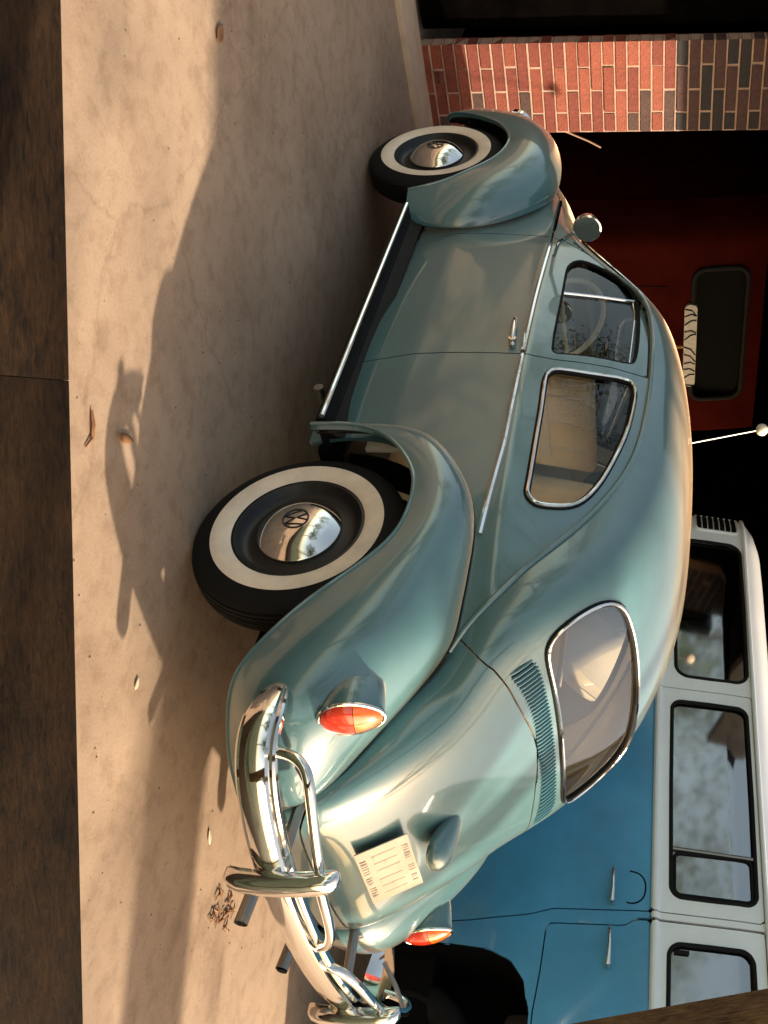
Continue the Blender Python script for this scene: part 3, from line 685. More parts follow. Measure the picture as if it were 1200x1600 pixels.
# underside, wheel wells, dark floor
b = MB(); b.box((-.42, -.42, .25), (2.75, .42, .34)); b.box((.42, -.62, .25), (1.93, .62, .33)); b.box((-.60, -.34, .30), (-.30, .34, .62), .03)
b.build('chassis', BLACK, car, smooth=False)
for cx in (0, 2.4):
    for s in (1, -1):
        wl = MB(); n = 24
        inner = [(cx+.43*math.cos(a), .315+.43*math.sin(a)) for a in np.linspace(-.3, math.pi+.3, n)]
        wl.add([(x, s*.44, z) for x, z in inner]+[(cx, s*.44, .2)], [(i, i+1, n) for i in range(n-1)])
        o2 = [(cx+.455*math.cos(a), .315+.455*math.sin(a)) for a in np.linspace(-.1, math.pi+.1, n)]
        wl.add([(x, s*.44, z) for x, z in o2]+[(x, s*(.60 if cx else .58), z) for x, z in o2], [(i, i+1, n+i+1, n+i) for i in range(n-1)])
        wl.build('wheel_well', BLACK, car, smooth=False)
for x_ in (0, 2.4): MB().tube([(x_, -.6, .32), (x_, .6, .32)], .033, 10).build('axle', BLACK, car)

# ---- interior
def seat_back(name, x, y0, y1, z0, z1, th, lean, m):
    n = 12; prof = []
    b = MB(); b.box((-th/2, y0, z0), (th/2, y1, z1), .035)
    b.V = [(v[0]+x-(v[2]-z0)*lean, v[1], v[2]) for v in b.V]
    o = b.build(name, m, car, sharp=80)
    return o
for s in (1, -1):
    sb = seat_back('front_seat', 1.10, min(.06*s, .57*s), max(.06*s, .57*s), .50, 1.13, .10, .22, CREAM)
    cu = MB(); cu.box((1.10, min(.06*s, .57*s), .42), (1.58, max(.06*s, .57*s), .56), .04); cu.build('cushion', CREAM, sb)
    sm = MB()
    for f in (.25, .5, .75):
        y = (.06+.51*f)*s; sm.tube([(1.10-.053-.22*(z-.5), y, z) for z in (.56, .8, 1.08)], .004, 6)
    sm.build('piping', CREAM2, sb)
    pk = MB(); pk.box((-.012, min(.13*s, .50*s), .62), (.0, max(.13*s, .50*s), .95), .005); pk.V = [(v[0]+1.10-.05-.22*(v[2]-.5), v[1], v[2]) for v in pk.V]; pk.build('back_panel', CREAM2, sb)
    tp = MB(); tp.box((.45, min(.585*s, .605*s), .40), (1.75, max(.585*s, .605*s), .94), .004); tp.build('door_card', CREAM2, car)
rs = seat_back('rear_seat', .26, -.435, .435, .50, .80, .16, .30, CREAM)
bs = MB(); bs.box((-.08, -.57, .78), (.08, .57, 1.0), .04); bs.V = [(v[0]+.26-.30*(v[2]-.5), v[1], v[2]) for v in bs.V]; bs.build('bolster', CREAM, rs, sharp=80)
cu = MB(); cu.box((.22, -.43, .40), (.72, .43, .58), .05); cu.build('cushion', CREAM, rs)
sm = MB()
for y in (-.42, -.28, -.14, 0, .14, .28, .42): sm.tube([(.26+.083-.30*(z-.5), y, z) for z in (.56, .75, .97)], .004, 6)
sm.build('piping', CREAM2, rs)
b = MB(); b.box((-.17, -.50, .94), (.10, .50, .96), .004); b.build('parcel_shelf', DARKTRIM, car)
b = MB(); b.box((1.78, -.56, .72), (1.92, .56, .97), .03); b.build('dashboard', TEAL, car)
b = MB(); ring = [(1.60+.10*math.sin(a), .33+.19*math.cos(a), .96+.16*math.sin(a)) for a in np.linspace(0, 2*math.pi, 32, endpoint=False)]
b.tube(ring, .012, 8, closed=True); b.tube([(1.60, .33-.19, .96), (1.62, .33, .95), (1.60, .33+.19, .96)], .010, 6); b.tube([(1.62, .33, .95), (1.85, .33, .80)], .02, 8)
b.build('steering_wheel', CREAM, car)
b = MB(); b.box((.42, -.60, .331), (1.90, .60, .345)); b.build('floor', DARKTRIM, car, smooth=False)

# ---- tail lights
def tail_light(s):
    a = Vector((-.622, .648, .618)); nrm = Vector((-.975, .06, .20)).normalized()       # lens plane
    up = Vector((.42, -.10, .90)); up = (up-nrm*up.dot(nrm)).normalized(); rt = nrm.cross(up)
    n = 40; rows = []
    # stations from the fender to the lens plane: depth along -nrm, scale, lift
    for d, ku, kr, lift in ((.23, .30, .30, .020), (.20, .55, .58, .016), (.15, .80, .84, .010), (.08, .97, 1.0, .003), (0, 1, 1, 0), (-.004, .97, .96, 0)):
        c = a-nrm*d+up*lift
        rows.append([c+up*(.083*ku*math.sin(t))+rt*(.058*kr*math.cos(t)*(1-.18*math.sin(t))) for t in np.linspace(0, 2*math.pi, n, endpoint=False)])
    V = [p for r in rows for p in r]; F = []
    for i in range(len(rows)-1):
        for j in range(n): F.append((i*n+j, i*n+(j+1) % n, (i+1)*n+(j+1) % n, (i+1)*n+j))
    m_ = lambda P: [(p[0], p[1]*s, p[2]) for p in P]
    k = MB(); k.add(m_(V), F); t = k.build('tail_light', TEAL, car, sharp=60)
    k = MB(); k.tube(m_([p+nrm*.004 for p in rows[4]]), .0052, 8, closed=True); k.build('trim', CHROME, t)
    def lens(lo, hi):
        P = []; F = []; nr, nu = 9, 9
        for i in range(nu+1):
            u = lo+(hi-lo)*i/nu; wd = math.sqrt(max(0, 1-u*u))*(1-.18*u)
            for j in range(nr+1):
                v = (-1+2*j/nr)*wd; q = max(0, 1-u*u-(v/(1-.18*u))**2)
                rg = .0012*math.sin(j*9)
                P.append(a+nrm*(.004+.026*q**.6+rg*q)+up*(.080*u)+rt*(.0555*v))
        for i in range(nu):
            for j in range(nr): F.append((i*(nr+1)+j, i*(nr+1)+j+1, (i+1)*(nr+1)+j+1, (i+1)*(nr+1)+j))
        return m_(P), F
    k = MB(); k.add(*lens(-.97, .08)); k.build('red_lens', REDLENS, t)
    k = MB(); k.add(*lens(.10, .97)); k.build('amber_lens', AMBERLENS, t)
tail_light(1); tail_light(-1)

# ---- rear bumper
BPATH = [(-.60, .742), (-.68, .768), (-.76, .765), (-.82, .715), (-.868, .62), (-.915, .45), (-.945, .22), (-.955, 0)]
bp_ = spl(np.array(BPATH+[(x, -y) for x, y in reversed(BPATH[:-1])]), 5)
def blade(path, zc, prof):
    V = []; F = []; k = len(prof); n = len(path)
    for i, (x, y) in enumerate(path):
        a = path[max(0, i-1)]; b_ = path[min(n-1, i+1)]; t = np.array([b_[0]-a[0], b_[1]-a[1]]); t = t/np.linalg.norm(t); nr = np.array([t[1], -t[0]])
        if nr @ np.array([x-.0-(-.3), y]) < 0: nr = -nr
        e = min(i, n-1-i); f = min(1, .35+.65*(e/7)**.6)
        for o_, z in prof: V.append((x+nr[0]*o_*f, y+nr[1]*o_*f, zc+z*f))
    for i in range(n-1):
        for j in range(k): F.append((i*k+j, i*k+(j+1) % k, (i+1)*k+(j+1) % k, (i+1)*k+j))
    F.append(tuple(range(k))); F.append(tuple((n-1)*k+j for j in range(k)))
    return V, F
bprof = [(0, -.050), (.009, -.049), (.014, -.043), (.014, -.036), (.028, -.031), (.034, -.016), (.036, 0), (.034, .016), (.028, .031), (.014, .036), (.014, .043), (.009, .049), (0, .050), (-.006, .05), (.012, .028), (.024, 0), (.012, -.028), (-.006, -.05)]
k = MB(); k.add(*blade(bp_, .450, bprof)); bumper = k.build('rear_bumper', CHROME, car, sharp=35)
def path_at(y):
    yy_ = bp_[:, 1]; return float(np.interp(y, yy_[::-1], bp_[::-1, 0]))
for s in (1, -1):
    # overrider: an upright chrome guard, bowed outwards
    V = []; F = []; n = 14
    for i, (z, d, wd, th) in enumerate([(.340, .036, .012, .014), (.343, .037, .022, .034), (.352, .041, .028, .048), (.38, .048, .030, .052), (.43, .052, .030, .052), (.48, .053, .030, .052), (.54, .050, .030, .052), (.590, .044, .029, .050), (.610, .038, .027, .044), (.620, .032, .023, .032), (.624, .032, .010, .012)]):
        cx = path_at(.45)-d+.0; cy = .445*s
        for j in range(n):
            t = 2*math.pi*j/n; sx = math.copysign(abs(math.cos(t))**.6, math.cos(t)); sy = math.copysign(abs(math.sin(t))**.6, math.sin(t))
            V.append((cx+th*.5*sx, cy+wd*sy, z))
    rws = len(V)//n
    for i in range(rws-1):
        for j in range(n): F.append((i*n+j, i*n+(j+1) % n, (i+1)*n+(j+1) % n, (i+1)*n+j))
    F += [tuple(range(n)), tuple((rws-1)*n+j for j in range(n))]
    k = MB(); k.add(V, F); k.build('overrider', CHROME, bumper, sharp=50)
    up_ = spl(np.array([(-.785, .742, .485), (-.795, .746, .53), (-.818, .736, .568), (-.85, .705, .582), (-.885, .62, .580), (-.925, .50, .575), (-.94, .445, .572)]), 6)
    k = MB(); k.tube([(x, y*s, z) for x, y, z in up_], .0135, 12); k.build('guard_tube', CHROME, bumper)
    in_ = spl(np.array([(-.94, .445, .565), (-.955, .34, .560), (-.965, .22, .552), (-.968, .14, .538), (-.966, .085, .512), (-.962, .065, .48), (-.958, .06, .45)]), 6)
    k = MB(); k.tube([(x, y*s, z) for x, y, z in in_], .0135, 12); k.build('guard_tube', CHROME, bumper)
    k = MB(); k.tube([(-.55, .36*s, .44), (-.75, .38*s, .445), (path_at(.40)+.01, .40*s, .45)], .016, 8); k.build('bracket', DULLMETAL, bumper)
    k = MB(); k.tube([(-.74, .60*s, .50), (-.80, .64*s, .545), (-.855, .68*s, .575)], .008, 8); k.build('stay', DULLMETAL, bumper)
    # tail pipes
    e_ = -.965 if s > 0 else -.93
    P_ = [(-.62, .20*s, .335), (-.80, .198*s, .325), (e_, .196*s, .310)]
    k = MB(); k.tube(P_, .0185, 16, cap=False); k.tube([(p[0], p[1], p[2]) for p in P_], .0150, 16, cap=False); ep = k.build('tail_pipe', DULLMETAL, car)
    k = MB(); k.tube([(-.93, .1965*s, .313), (-.935, .1965*s, .3125)], .0152, 16); k.build('bore', BLACK, ep)
# ---- number plate and its lamp
pl_ = empty('number_plate', (-.706, 0, .618)); pl_.parent = car
tilt = math.atan2(.075, .14); pl_.rotation_euler = (0, tilt, 0)
def plate_box(name, y0, y1, z0, z1, x0, x1, m, b=.0):
    k = MB(); k.box((x0, y0, z0), (x1, y1, z1), b); o = k.build(name, m, pl_); return o
po_ = plate_box('plate', -.150, .150, -.078, .078, -.004, .0, PLATE, .0015)
for z0, h in ((.052, .018), (-.071, .018)):
    k = MB(); y = .105
    while y > -.105:
        wd = random.uniform(.006, .011)
        if random.random() < .85:
            st = random.choice(('H', 'E', 'I'))
            k.box((-.0052, y-.003, z0), (-.0040, y, z0+h))
            if st != 'I': k.box((-.0052, y-wd, z0+random.choice((0, h*.5, h-.003))), (-.0040, y, z0+random.choice((.003, h*.5+.003, h))))
        y -= wd+.006
    k.build('faded_lettering', PLATEINK, pl_)['kind'] = 'stuff'
k = MB()
for q in range(6):
    y = .110-.042*q-(.01 if q > 2 else 0)
    k.box((-.0052, y-.004, -.035), (-.0040, y, .035)); k.box((-.0052, y-.024, -.035+.03*(q % 3)), (-.0040, y, -.031+.03*(q % 3)))
k.build('faint_digits', PLATEFAINT, pl_)['kind'] = 'stuff'
lamp = MB(); rows = []; n = 24
a = Vector((-.60, 0, .745)); axd = Vector((-.80, 0, -.02)).normalized()
prof = [(-.06, .040), (-.03, .052), (.0, .060), (.03, .0645), (.05, .065), (.068, .062), (.084, .055), (.096, .045), (.104, .032), (.108, .018), (.109, .004)]
V = []; F = []
for d, r in prof:
    c = a+axd*(d*.9)+Vector((0, 0, .25*max(0, .05-d)))
    for j in range(n):
        t = 2*math.pi*j/n; V.append((c.x, c.y+r*.92*math.cos(t), c.z+r*.76*math.sin(t)*(1 if math.sin(t) > 0 else .55)))
for i in range(len(prof)-1):
    for j in range(n): F.append((i*n+j, i*n+(j+1) % n, (i+1)*n+(j+1) % n, (i+1)*n+j))
F.append(tuple((len(prof)-1)*n+j for j in range(n)))
lamp.add(V, F); lamp.build('plate_lamp', TEAL, car, sharp=60)
# ---- mirror and antenna
mr = empty('door_mirror', (1.545, .80, 1.078)); mr.parent = car
MB().lathe([(.0005, .050), (.03, .045), (.05, .028), (.056, .006), (.057, -.004), (.052, -.006)], 32, 'X', sign=1).build('housing', CHROME, mr, sharp=60)
MB().lathe([(.0005, -.005), (.0525, -.005)], 32, 'X', sign=1).build('mirror_glass', mat('mirror_face', (.25, .30, .30), .05, 1), mr)
MB().tube([(.02, -.02, -.04), (.05, -.09, -.12), (.06, -.17, -.15)], .008, 8).build('stem', CHROME, mr)
an = empty('antenna', (1.74, -.60, 1.05)); an.parent = car
MB().tube([(0, 0, 0), (.146, 0, .489), (.252, 0, .83)], .0035, 6).build('rod', DULLMETAL, an)
MB().lathe([(.0005+.031*math.sin(t), .84-.031*math.cos(t)) for t in np.linspace(0, math.pi, 14)], 24, 'Z', (.252, 0, 0)).build('ball', CREAMBALL, an)
# ================================================================== BLUE AND WHITE BUS
bus = empty('camper_bus', (.6, -2.35, 0), 'blue and white vintage bus parked behind the teal car, chrome handles on its doors', 'bus')
BX0, BX1, BY = -1.30, 2.50, -1.50
def bus_y(x, z):
    x = np.asarray(x, float); z = np.asarray(z, float)
    y = BY+0*x+0*z
    y = y-.16*np.maximum(z-1.40, 0)-.25*np.maximum(.75-z, 0)**2-.06*np.maximum(z-1.74, 0)
    r = np.clip((x-2.10)/.42, 0, 1); y = y-.42*(1-np.sqrt(np.maximum(1-r**2.2, 0)))
    f = np.clip((-.95-x)/.36, 0, 1); y = y-.30*(1-np.sqrt(np.maximum(1-f**2.2, 0)))
    return y + .016*np.exp(-((z-1.385)/.016)**4)
xs = np.unique(np.concatenate([np.linspace(BX0, -.95, 24), np.linspace(-.95, 2.1, 110), np.linspace(2.1, 2.518, 40)]))
zs = np.unique(np.concatenate([np.linspace(.25, 1.34, 45), np.linspace(1.34, 1.43, 28), np.linspace(1.43, 1.868, 30)]))
XX, ZZ = np.meshgrid(xs, zs, indexing='ij'); BP = np.stack([XX, bus_y(XX, ZZ), ZZ], -1); BD = np.stack([XX, ZZ], -1)
Bd = grid_patch(BP, BD)
if Bd['N'][:, 1].mean() < 0: Bd = grid_patch(BP, BD, flip=True)
def rr(x0, x1, z0, z1, r, n=5): return np.array(rrect(x0, x1, z0, z1, r, n))
W2 = rr(-.055, .955, 1.452, 1.828, .05); W3 = rr(-1.02, -.255, 1.445, 1.800, .055); W1 = rr(1.112, 2.085, 1.470, 1.842, .07)
ARCH = np.array([(-.300, .2), (-.300, .52), (-.315, .68), (-.36, .79), (-.44, .855), (-.58, .885), (-.86, .885), (-1.0, .84), (-1.10, .72), (-1.13, .5), (-1.13, .2)])
RARCH = np.array([(1.42, .2), (1.42, .50), (1.50, .68), (1.62, .74), (1.95, .74), (2.06, .68), (2.12, .5), (2.12, .2)])
DOORF = np.array([(-1.06, .30), (-1.06, 1.86), (-.165, 1.86), (-.170, 1.37), (-.178, 1.0), (-.205, .925), (-.40, .918), (-.50, .905), (-.62, .900), (-1.0, .90), (-1.06, .88)])
DOORF = np.array([(-1.06, .90), (-1.06, 1.855), (-.168, 1.855), (-.168, 1.30), (-.196, 1.26), (-.200, .928), (-.405, .918), (-.56, .903)])
DOORS = np.array([(-.128, 1.857), (-.128, 1.30), (-.135, .95), (-.165, .85), (-.20, .60), (-.215, .36), (1.03, .36), (1.03, 1.857)])
p1, p2, p3, pa, pb, pf, ps = [sdf(Bd['D'], q) for q in (W1, W2, W3, ARCH, RARCH, DOORF, DOORS)]
zc = Bd['D'][:, 1]
def bpart(name, ph, m, par, d=.012): return put(sheet(name, clip(Bd, ph), m, None, d), par) if par is bus else sheet(name, clip(Bd, ph), m, par, d)
lowz, upz = zc-1.3665, 1.3675-zc
base = np.maximum.reduce([-pa, -pb, -pf+.004, -ps+.004])
bpart('lower_body', np.maximum(base, lowz), BUSBLUE, bus, .02)
bpart('upper_body', np.maximum.reduce([base, upz, -p1]), BUSWHITE, bus, .02)
sd = bpart('sliding_door', np.maximum(ps+.002, lowz), BUSBLUE, bus)
fd = bpart('front_door', np.maximum.reduce([pf+.002, lowz, -pa]), BUSBLUE, bus)
def sub(name, M, m, par, d=.012):
    o = sheet(name, M, m, None, d); o.parent = par; return o
sub('door_top', clip(Bd, np.maximum.reduce([ps+.002, upz, -p2])), BUSWHITE, sd, .02)
sub('door_top', clip(Bd, np.maximum.reduce([pf+.002, upz, -p3])), BUSWHITE, fd, .02)
def bp(x, z, off=0): return (x, float(bus_y(x, z))+off, z)
def bwin(poly, ph, par, divs=(), vx=None):
    q = dict(clip(Bd, ph-.004)); q['V'] = q['V']-q['N']*.016
    pane = sheet('window', q, GLASSBUS, None, 0)
    if par is bus: put(pane, bus)
    else: pane.parent = par
    hold = pane if par is bus else par
    MB().tube([bp(x, z, -.003) for x, z in spl(poly, 2, closed=True)], .0105, 8, closed=True).build('seal', RUBBER, hold)
    for a, b_ in divs: MB().tube([bp(a[0], a[1], -.008), bp(b_[0], b_[1], -.008)], .0095, 8).build('divider', RUBBER if vx is None else DULLMETAL, hold)
    if vx is not None:
        # the small opening pane in its own black frame
        fr_ = [bp(x, z, -.010) for x, z in rr(vx[0], vx[1], vx[2], vx[3], .03)]
        MB().tube(fr_, .008, 8, closed=True).build('sash', RUBBER, hold)
    return pane
bwin(W1, p1, bus)
bwin(W2, p2, sd, [((.170, 1.456), (.163, 1.824))], (-.04, .155, 1.468, 1.812))
fw_ = bwin(W3, p3, fd, [((-.285, 1.47), (-.285, 1.53))])
# black channel along the lower and front edge inside the cab window
b = MB(); b.prism([(-.262, 1.462), (-1.0, 1.462), (-1.0, 1.513), (-.262, 1.513)], BY-.075, BY-.05); fw_c = b.build('lower_channel', RUBBER, fd)
b = MB(); b.prism([(-.262, 1.765), (-1.0, 1.765), (-1.0, 1.79), (-.262, 1.79)], BY-.105, BY-.08); b.build('upper_channel', RUBBER, fd)
# gutter, roof, rear, front, far side
gl = [bp(x, 1.868, .012) for x in np.linspace(BX0+.06, 2.47, 60)]
put(MB().tube(gl, .011, 8).build('rain_gutter', BUSWHITE), bus)
prof = [(0, 1.872), (.03, 1.905), (.09, 1.945), (.18, 1.975), (.35, 2.00), (.55, 2.012), (.85, 2.018)]
rows = []
for x in xs:
    y0 = float(bus_y(x, 1.868)); e = max(0, (x-2.0)/.52, (-.9-x)/.42); e = min(1, e); dr_ = .14*e**3
    rows.append([(x, y0-d*1.0*(1-.0*e), 1.872+(z-1.872)*(1-e**3*.75)) for d, z in prof]+[(x, -3.2+(y0+3.2)*0-d, 1.872+(z-1.872)*(1-e**3*.75)) for d, z in []])
RP = np.array(rows); RP2 = np.concatenate([RP, (RP*np.array([1, -1, 1])+np.array([0, -4.70, 0]))[:, ::-1]], 1)
Rm = grid_patch(RP2, RP2[..., :2]);
if Rm['N'][:, 2].mean() < 0: Rm = grid_patch(RP2, RP2[..., :2], flip=True)
put(sheet('roof', Rm, BUSWHITE, None, .01), bus)
far = dict(Bd); far['V'] = Bd['V']*np.array([1, -1, 1])+np.array([0, -4.70, 0]); far['N'] = Bd['N']*np.array([1, -1, 1]); far['T'] = Bd['T'][:, ::-1]
put(sheet('far_side', clip(far, np.maximum(lowz, np.maximum(-pa, -pb))), BUSBLUE, None, 0), bus)
fu = clip(far, np.maximum.reduce([upz, -p1, -p2, -p3])); put(sheet('far_side_top', fu, BUSWHITE, None, 0), bus)
fgl = dict(clip(far, np.minimum.reduce([p1, p2, p3]))); put(sheet('far_windows', fgl, GLASSBUS, None, 0), bus)
def end_panel(x, name, lo, hi, m, bulge):
    ys = np.linspace(-1.50-.41 if bulge > 0 else -1.80, -3.2+.41 if bulge > 0 else -2.90, 20); zz_ = np.linspace(lo, hi, 10)
    a, b_ = np.meshgrid(ys, zz_, indexing='ij'); u = (a+2.35)/.85; P = np.stack([x+bulge*(1-u*u)*.10-bulge*.5*np.maximum(b_-1.3, 0)*.25, a, b_], -1)
    Mx = grid_patch(P, P[..., 1:])
    if Mx['N'][:, 0].mean()*bulge < 0: Mx = grid_patch(P, P[..., 1:], flip=True)
    put(sheet(name, Mx, m, None, .01), bus)
end_panel(BX1+.005, 'rear_panel', .30, 1.37, BUSBLUE, 1); end_panel(BX1+.005, 'rear_top', 1.37, 1.88, BUSWHITE, 1)
end_panel(BX0, 'front_panel', .30, 1.37, BUSBLUE, -1); end_panel(BX0, 'windscreen_surround', 1.37, 1.88, GLASSBUS, -1)
# rear air intake: six upright slots in a raised frame at the rear corner
vx0, vx1, vz0, vz1 = 2.185, 2.40, 1.585, 1.835
fr_ = rr(vx0, vx1, vz0, vz1, .03)
vt = put(MB().tube([bp(x, z, .002) for x, z in fr_], .010, 8, closed=True).build('air_intake', BUSWHITE), bus)
zsl = np.linspace(vz0+.022, vz1-.022, 7)
for k, z in enumerate(zsl):
    sl_ = MB(); sl_.tube([bp(x, z, .004) for x in np.linspace(vx0+.02, vx1-.02, 9)], .0135, 8)
    so_ = sl_.build('slot', BLACK, vt)
# belt moulding shadow line, handles, fuel flap
def handle(x0, x1, z, par):
    h = MB(); h.tube([bp(x0, z, .004), bp(x0, z, .030), bp(x0*.75+x1*.25, z+.002, .036), bp((x0+x1)/2, z+.002, .036), bp(x0*.2+x1*.8, z, .033), bp(x1, z, .012)], [.014, .013, .010, .009, .008, .005], 10)
    o = h.build('handle', CHROME, par); return o
handle(-.098, .055, 1.200, sd); handle(-.365, -.205, 1.197, fd)
fl = MB(); arc_ = [(.045, 1.272), (.035, 1.312), (.005, 1.338), (-.045, 1.342), (-.082, 1.325), (-.098, 1.29), (-.094, 1.262)]
fl.tube([bp(x, z, -.0015) for x, z in spl(np.array(arc_), 4)], .004, 6); fl.build('flap_seam', BLACK, sd)
# wheels, floor, arches, interior
for cx, nm in ((-.72, 'wheel'), (1.77, 'wheel')):
    for yc, s in ((-1.70, 1), (-3.0, -1)):
        wv = empty('wheel', (cx, yc, .33)); put(wv, bus)
        pr = [(.19, .05), (.21, .075), (.25, .082), (.29, .074), (.315, .06), (.328, .035), (.33, 0)]; pr = pr+[(r, -h) for r, h in reversed(pr[:-1])]
        MB().lathe(pr, 40, 'Y', sign=s).build('tyre', RUBBER, wv, sharp=60)
        MB().lathe([(.19, .055), (.175, .04), (.12, .03), (.05, .035), (.001, .035)], 32, 'Y', sign=s).build('rim', DULLMETAL, wv)
        MB().lathe([(.12, .035), (.118, .05), (.08, .07), (.04, .078), (.001, .08)], 32, 'Y', sign=s).build('hubcap', CHROME, wv)
b = MB(); b.box((-1.2, -3.1, .27), (2.4, -1.62, .45)); b.box((-1.2, -3.1, .45), (-.25, -1.95, .92)); b.box((-.25, -3.1, .45), (2.4, -1.75, .60)); put(b.build('chassis', BLACK, smooth=False), bus)
for poly in (ARCH, RARCH):
    b = MB(); n = len(poly); q = poly+np.array([0, .0])
    b.add([(x, -1.515, z) for x, z in q]+[(x, -1.96, z) for x, z in q], [(i, i+1, n+i+1, n+i) for i in range(n-1)]+[tuple(range(2*n-1, n-1, -1))])
    put(b.build('wheel_well', BLACK, smooth=False), bus)
for x, m in ((-.62, DARKTRIM), (.55, DARKTRIM)):
    b = MB(); b.box((x, -3.0, .75), (x+.14, -1.72, 1.55), .05); b.box((x-.45, -3.0, .70), (x, -1.72, .88), .04); put(b.build('seat', m), bus)
# small bright curtain behind the glass
# ================================================================== leaves and litter
LEAF = mat('dry_leaf', (.20, .09, .035), .7, var=.3, vscale=40)
PALE = mat('chip_or_sun_fleck', (.62, .52, .38), .8)
def leaf(name, x, y, z, L_, W_, rot, m, label, cat, curl=.25, group=None):
    n = 8; V = []; F = []
    for i in range(n+1):
        t = i/n; wd = W_*math.sin(math.pi*t**.8)*.5+.0008
        for j in (-1, 0, 1): V.append(((t-.5)*L_, wd*j, curl*L_*(t-.5)**2+.25*abs(j)*wd+.002))
    for i in range(n):
        for j in range(2): F.append((i*3+j, i*3+j+1, (i+1)*3+j+1, (i+1)*3+j))
    o = mesh(name, V, F, m); o.location = (x, y, z+.001); o.rotation_euler = (0, 0, rot)
    sm = o.modifiers.new('thick', 'SOLIDIFY'); sm.thickness = .0012
    return tag(o, label, cat, group)
leaf('dry_leaf', 1.126, 1.711, 0, .075, .04, .4, LEAF, 'single dry brown leaf on sunlit concrete far in front of the whitewall wheels', 'leaf')
tw = MB(); tw.tube([(-.20, 1.295, .004), (-.225, 1.27, .010), (-.245, 1.245, .006), (-.28, 1.245, .004)], [.003, .005, .004, .002], 6)
tag(tw.build('twig', LEAF), 'curled brown twig on sunlit concrete near the dark timber', 'twig')
leaf('dry_leaf', -.135, 1.15, 0, .075, .025, 2.2, LEAF, 'narrow brown leaf at the shadow edge beside the curled twig', 'leaf', .5)
leaf('chip_or_sun_fleck', -.582, -.099, 0, .05, .018, .9, PALE, 'pale chip lying in the shade under the chrome bumper', 'chip', .1)
leaf('chip_or_sun_fleck', -.52, .62, 0, .035, .014, .3, PALE, 'pale fleck modelled as a sliver of sunlight in the shade beside the rear fender', 'chip', .1)  # pale shape standing in for a sliver of sunlight on the concrete
for k in range(9):
    pass
gr = MB()
for k in range(26):
    a = random.uniform(0, 6.28); x = -.70+random.uniform(-.05, .05); y = -.36+random.uniform(-.07, .07)
    gr.tube([(x, y, .002), (x+.02*math.cos(a), y+.02*math.sin(a), .006+random.random()*.008), (x+.045*math.cos(a), y+.045*math.sin(a), .003)], [.0012, .003, .0008], 5)
tag(gr.build('dead_grass', LEAF), 'tuft of dead brown grass and leaf scraps under the tail pipe', 'dead grass', kind='stuff')
leaf('dry_leaf', 3.57, .60, .10, .10, .05, .2, mat('dark_leaf', (.05, .03, .015), .8), 'dark withered leaf on the foot of the brick pillar', 'leaf')

# grit scattered over the concrete
gt = MB(); GRIT = mat('grit', (.17, .125, .09), .9, var=.5, vscale=60)
for k in range(900):
    y = random.uniform(-1.0, 2.1); x = random.uniform(-1.4, 3.0); r = random.choice((.0015, .002, .002, .003, .0045))
    h_ = [(x+r*random.uniform(.6, 1.3)*math.cos(a), y+r*random.uniform(.6, 1.3)*math.sin(a), .0002) for a in (0, 1.3, 2.5, 3.8, 5.1)]
    gt.add(h_+[(x, y, r*.8)], [(i, (i+1) % 5, 5) for i in range(5)])
tag(gt.build('grit', GRIT, smooth=False), 'fine grit scattered over the concrete drive', kind='stuff')
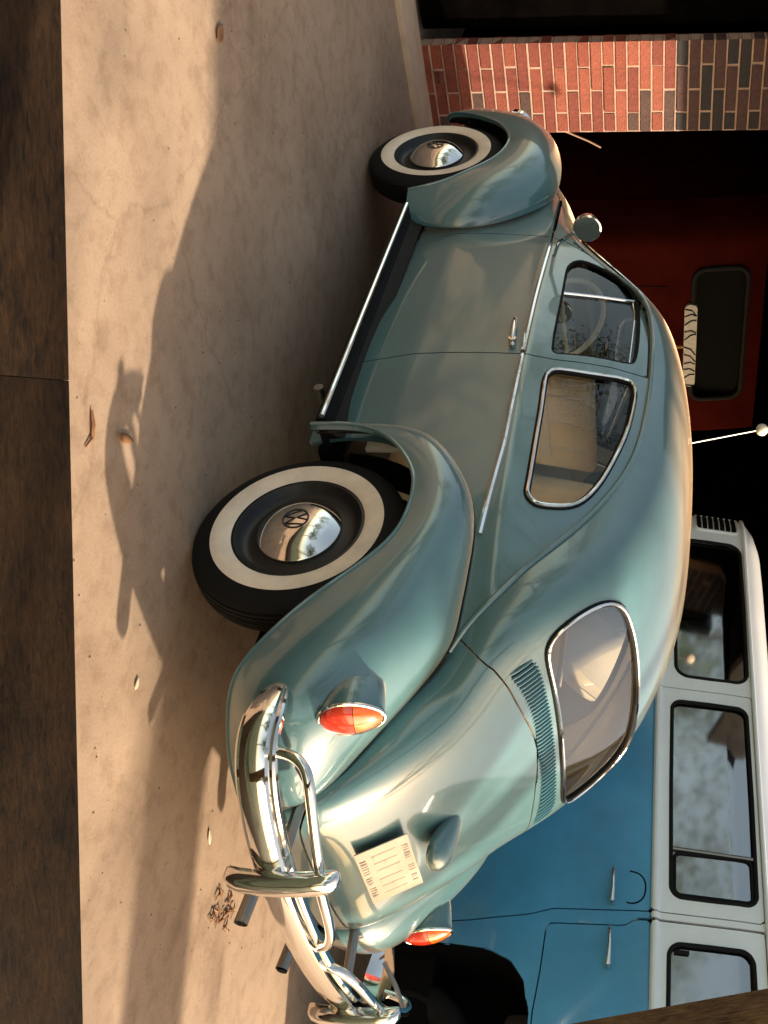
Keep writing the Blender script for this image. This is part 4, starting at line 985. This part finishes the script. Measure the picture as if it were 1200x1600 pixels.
# ================================================================== trees round the drive (seen in the glass, the chrome and as dappled shade)
BARK = mat('bark', (.10, .07, .05), .9, var=.3, vscale=12, bump=.6, bscale=30)
LEAFG = mat('green_leaves', (.05, .085, .025), .55, var=.45, vscale=1.2)
def tree(name, x, y, h, cr, seed, label, dens=2600, crown_z=.62, leafsize=.16, r0=None, lean_=.08):
    rnd = random.Random(seed); rng = np.random.default_rng(seed)
    t = empty(name, (x, y, 0), label, 'tree', 'trees standing round the drive')
    tr = MB(); P = [(0, 0, -.1)]; lean = (rnd.uniform(-lean_, lean_), rnd.uniform(-lean_, lean_))
    for k in range(1, 7): z = h*.62*k/6; P.append((lean[0]*z+rnd.uniform(-.06, .06)*lean_*12, lean[1]*z+rnd.uniform(-.06, .06)*lean_*12, z))
    r0 = r0 or .022*h; tr.tube(P, [r0*(1.25-.11*k*1.2) for k in range(7)], 10); put_local(tr.build('trunk', BARK), t)
    C = []
    for k in range(9):
        a = k*2.4+rnd.uniform(-.4, .4); st = Vector(P[2+k % 5]); L = cr*rnd.uniform(.7, 1.05)
        q = [st]
        for j in range(1, 5): q.append(st+Vector((math.cos(a+.15*j)*L*j/4, math.sin(a+.15*j)*L*j/4, (h-st.z)*.55*(j/4)**.9+rnd.uniform(-.15, .15))))
        lm = MB(); lm.tube(q, [r0*.42, r0*.33, r0*.24, r0*.16, r0*.07], 7)
        for j in (2, 3, 4):
            for m in range(2):
                e = q[j]+Vector((rnd.uniform(-1, 1), rnd.uniform(-1, 1), rnd.uniform(-.1, .9)))*cr*.42; lm.tube([q[j], (q[j]+e)/2+Vector((0, 0, .1)), e], [r0*.13, r0*.08, r0*.03], 5); C.append(e); C.append((q[j]+e)/2)
            C.append(q[j])
        put_local(lm.build('limb', BARK), t)
    C = np.array([tuple(c) for c in C]); n = dens
    ctr = C[rng.integers(0, len(C), n)]+rng.normal(0, cr*.13, (n, 3)); nv = rng.normal(0, 1, (n, 3)); nv /= np.linalg.norm(nv, axis=1, keepdims=True)
    u = np.cross(nv, rng.normal(0, 1, (n, 3))); u /= np.linalg.norm(u, axis=1, keepdims=True); v = np.cross(nv, u); s = leafsize*rng.uniform(.6, 1.3, (n, 1))
    V = np.stack([ctr-u*s*.5, ctr+v*s*.28, ctr+u*s*.5, ctr-v*s*.28], 1).reshape(-1, 3); F = np.arange(4*n).reshape(n, 4)
    o = mesh('crown', V, F, LEAFG, t, False); o['kind'] = 'stuff'
    return t
def put_local(o, p): o.parent = p; return o
tree('leafy_tree', 13.5, 11.5, 9.0, 3.6, 1, 'tall green tree beyond the drive, mirrored in the middle bus window', 11000, leafsize=.13)
tree('leafy_tree', 7.0, 14.5, 8.0, 3.2, 2, 'rounded green tree beyond the drive, mirrored in the bus cab window', 10000, leafsize=.13)
tree('leafy_tree', 1.0, 15.0, 8.0, 3.2, 3, 'green tree across the drive opposite the car door', 4200, leafsize=.24)
tree('leafy_tree', -7.5, 12.5, 9.0, 3.4, 4, 'big green tree behind the photographer', 4200, leafsize=.26)
tree('leafy_tree', -15.0, 3.0, 9.0, 3.6, 6, 'spreading green tree at the far end of the drive behind the photographer', 4200, leafsize=.28)

def sun_side(n, along): return (n*-.567-along*.824, n*.824-along*.567)
# a trunk close by on the sunny side: its soft shadow falls over the left half of the engine lid and the concrete behind the bumper
x_, y_ = sun_side(.47, 4.3)
tree('shade_tree', x_, y_, 9.5, 1.7, 21, 'tall shade tree beside the drive towards the low sun, its trunk shading the engine lid', 260, leafsize=.13, r0=.19, lean_=.012)
x_, y_ = sun_side(1.55, 8.6)
tree('sparse_tree', x_, y_, 8.4, 2.3, 5, 'thin sparse tree towards the low sun whose branches streak the near concrete', 200, leafsize=.14, r0=.07)
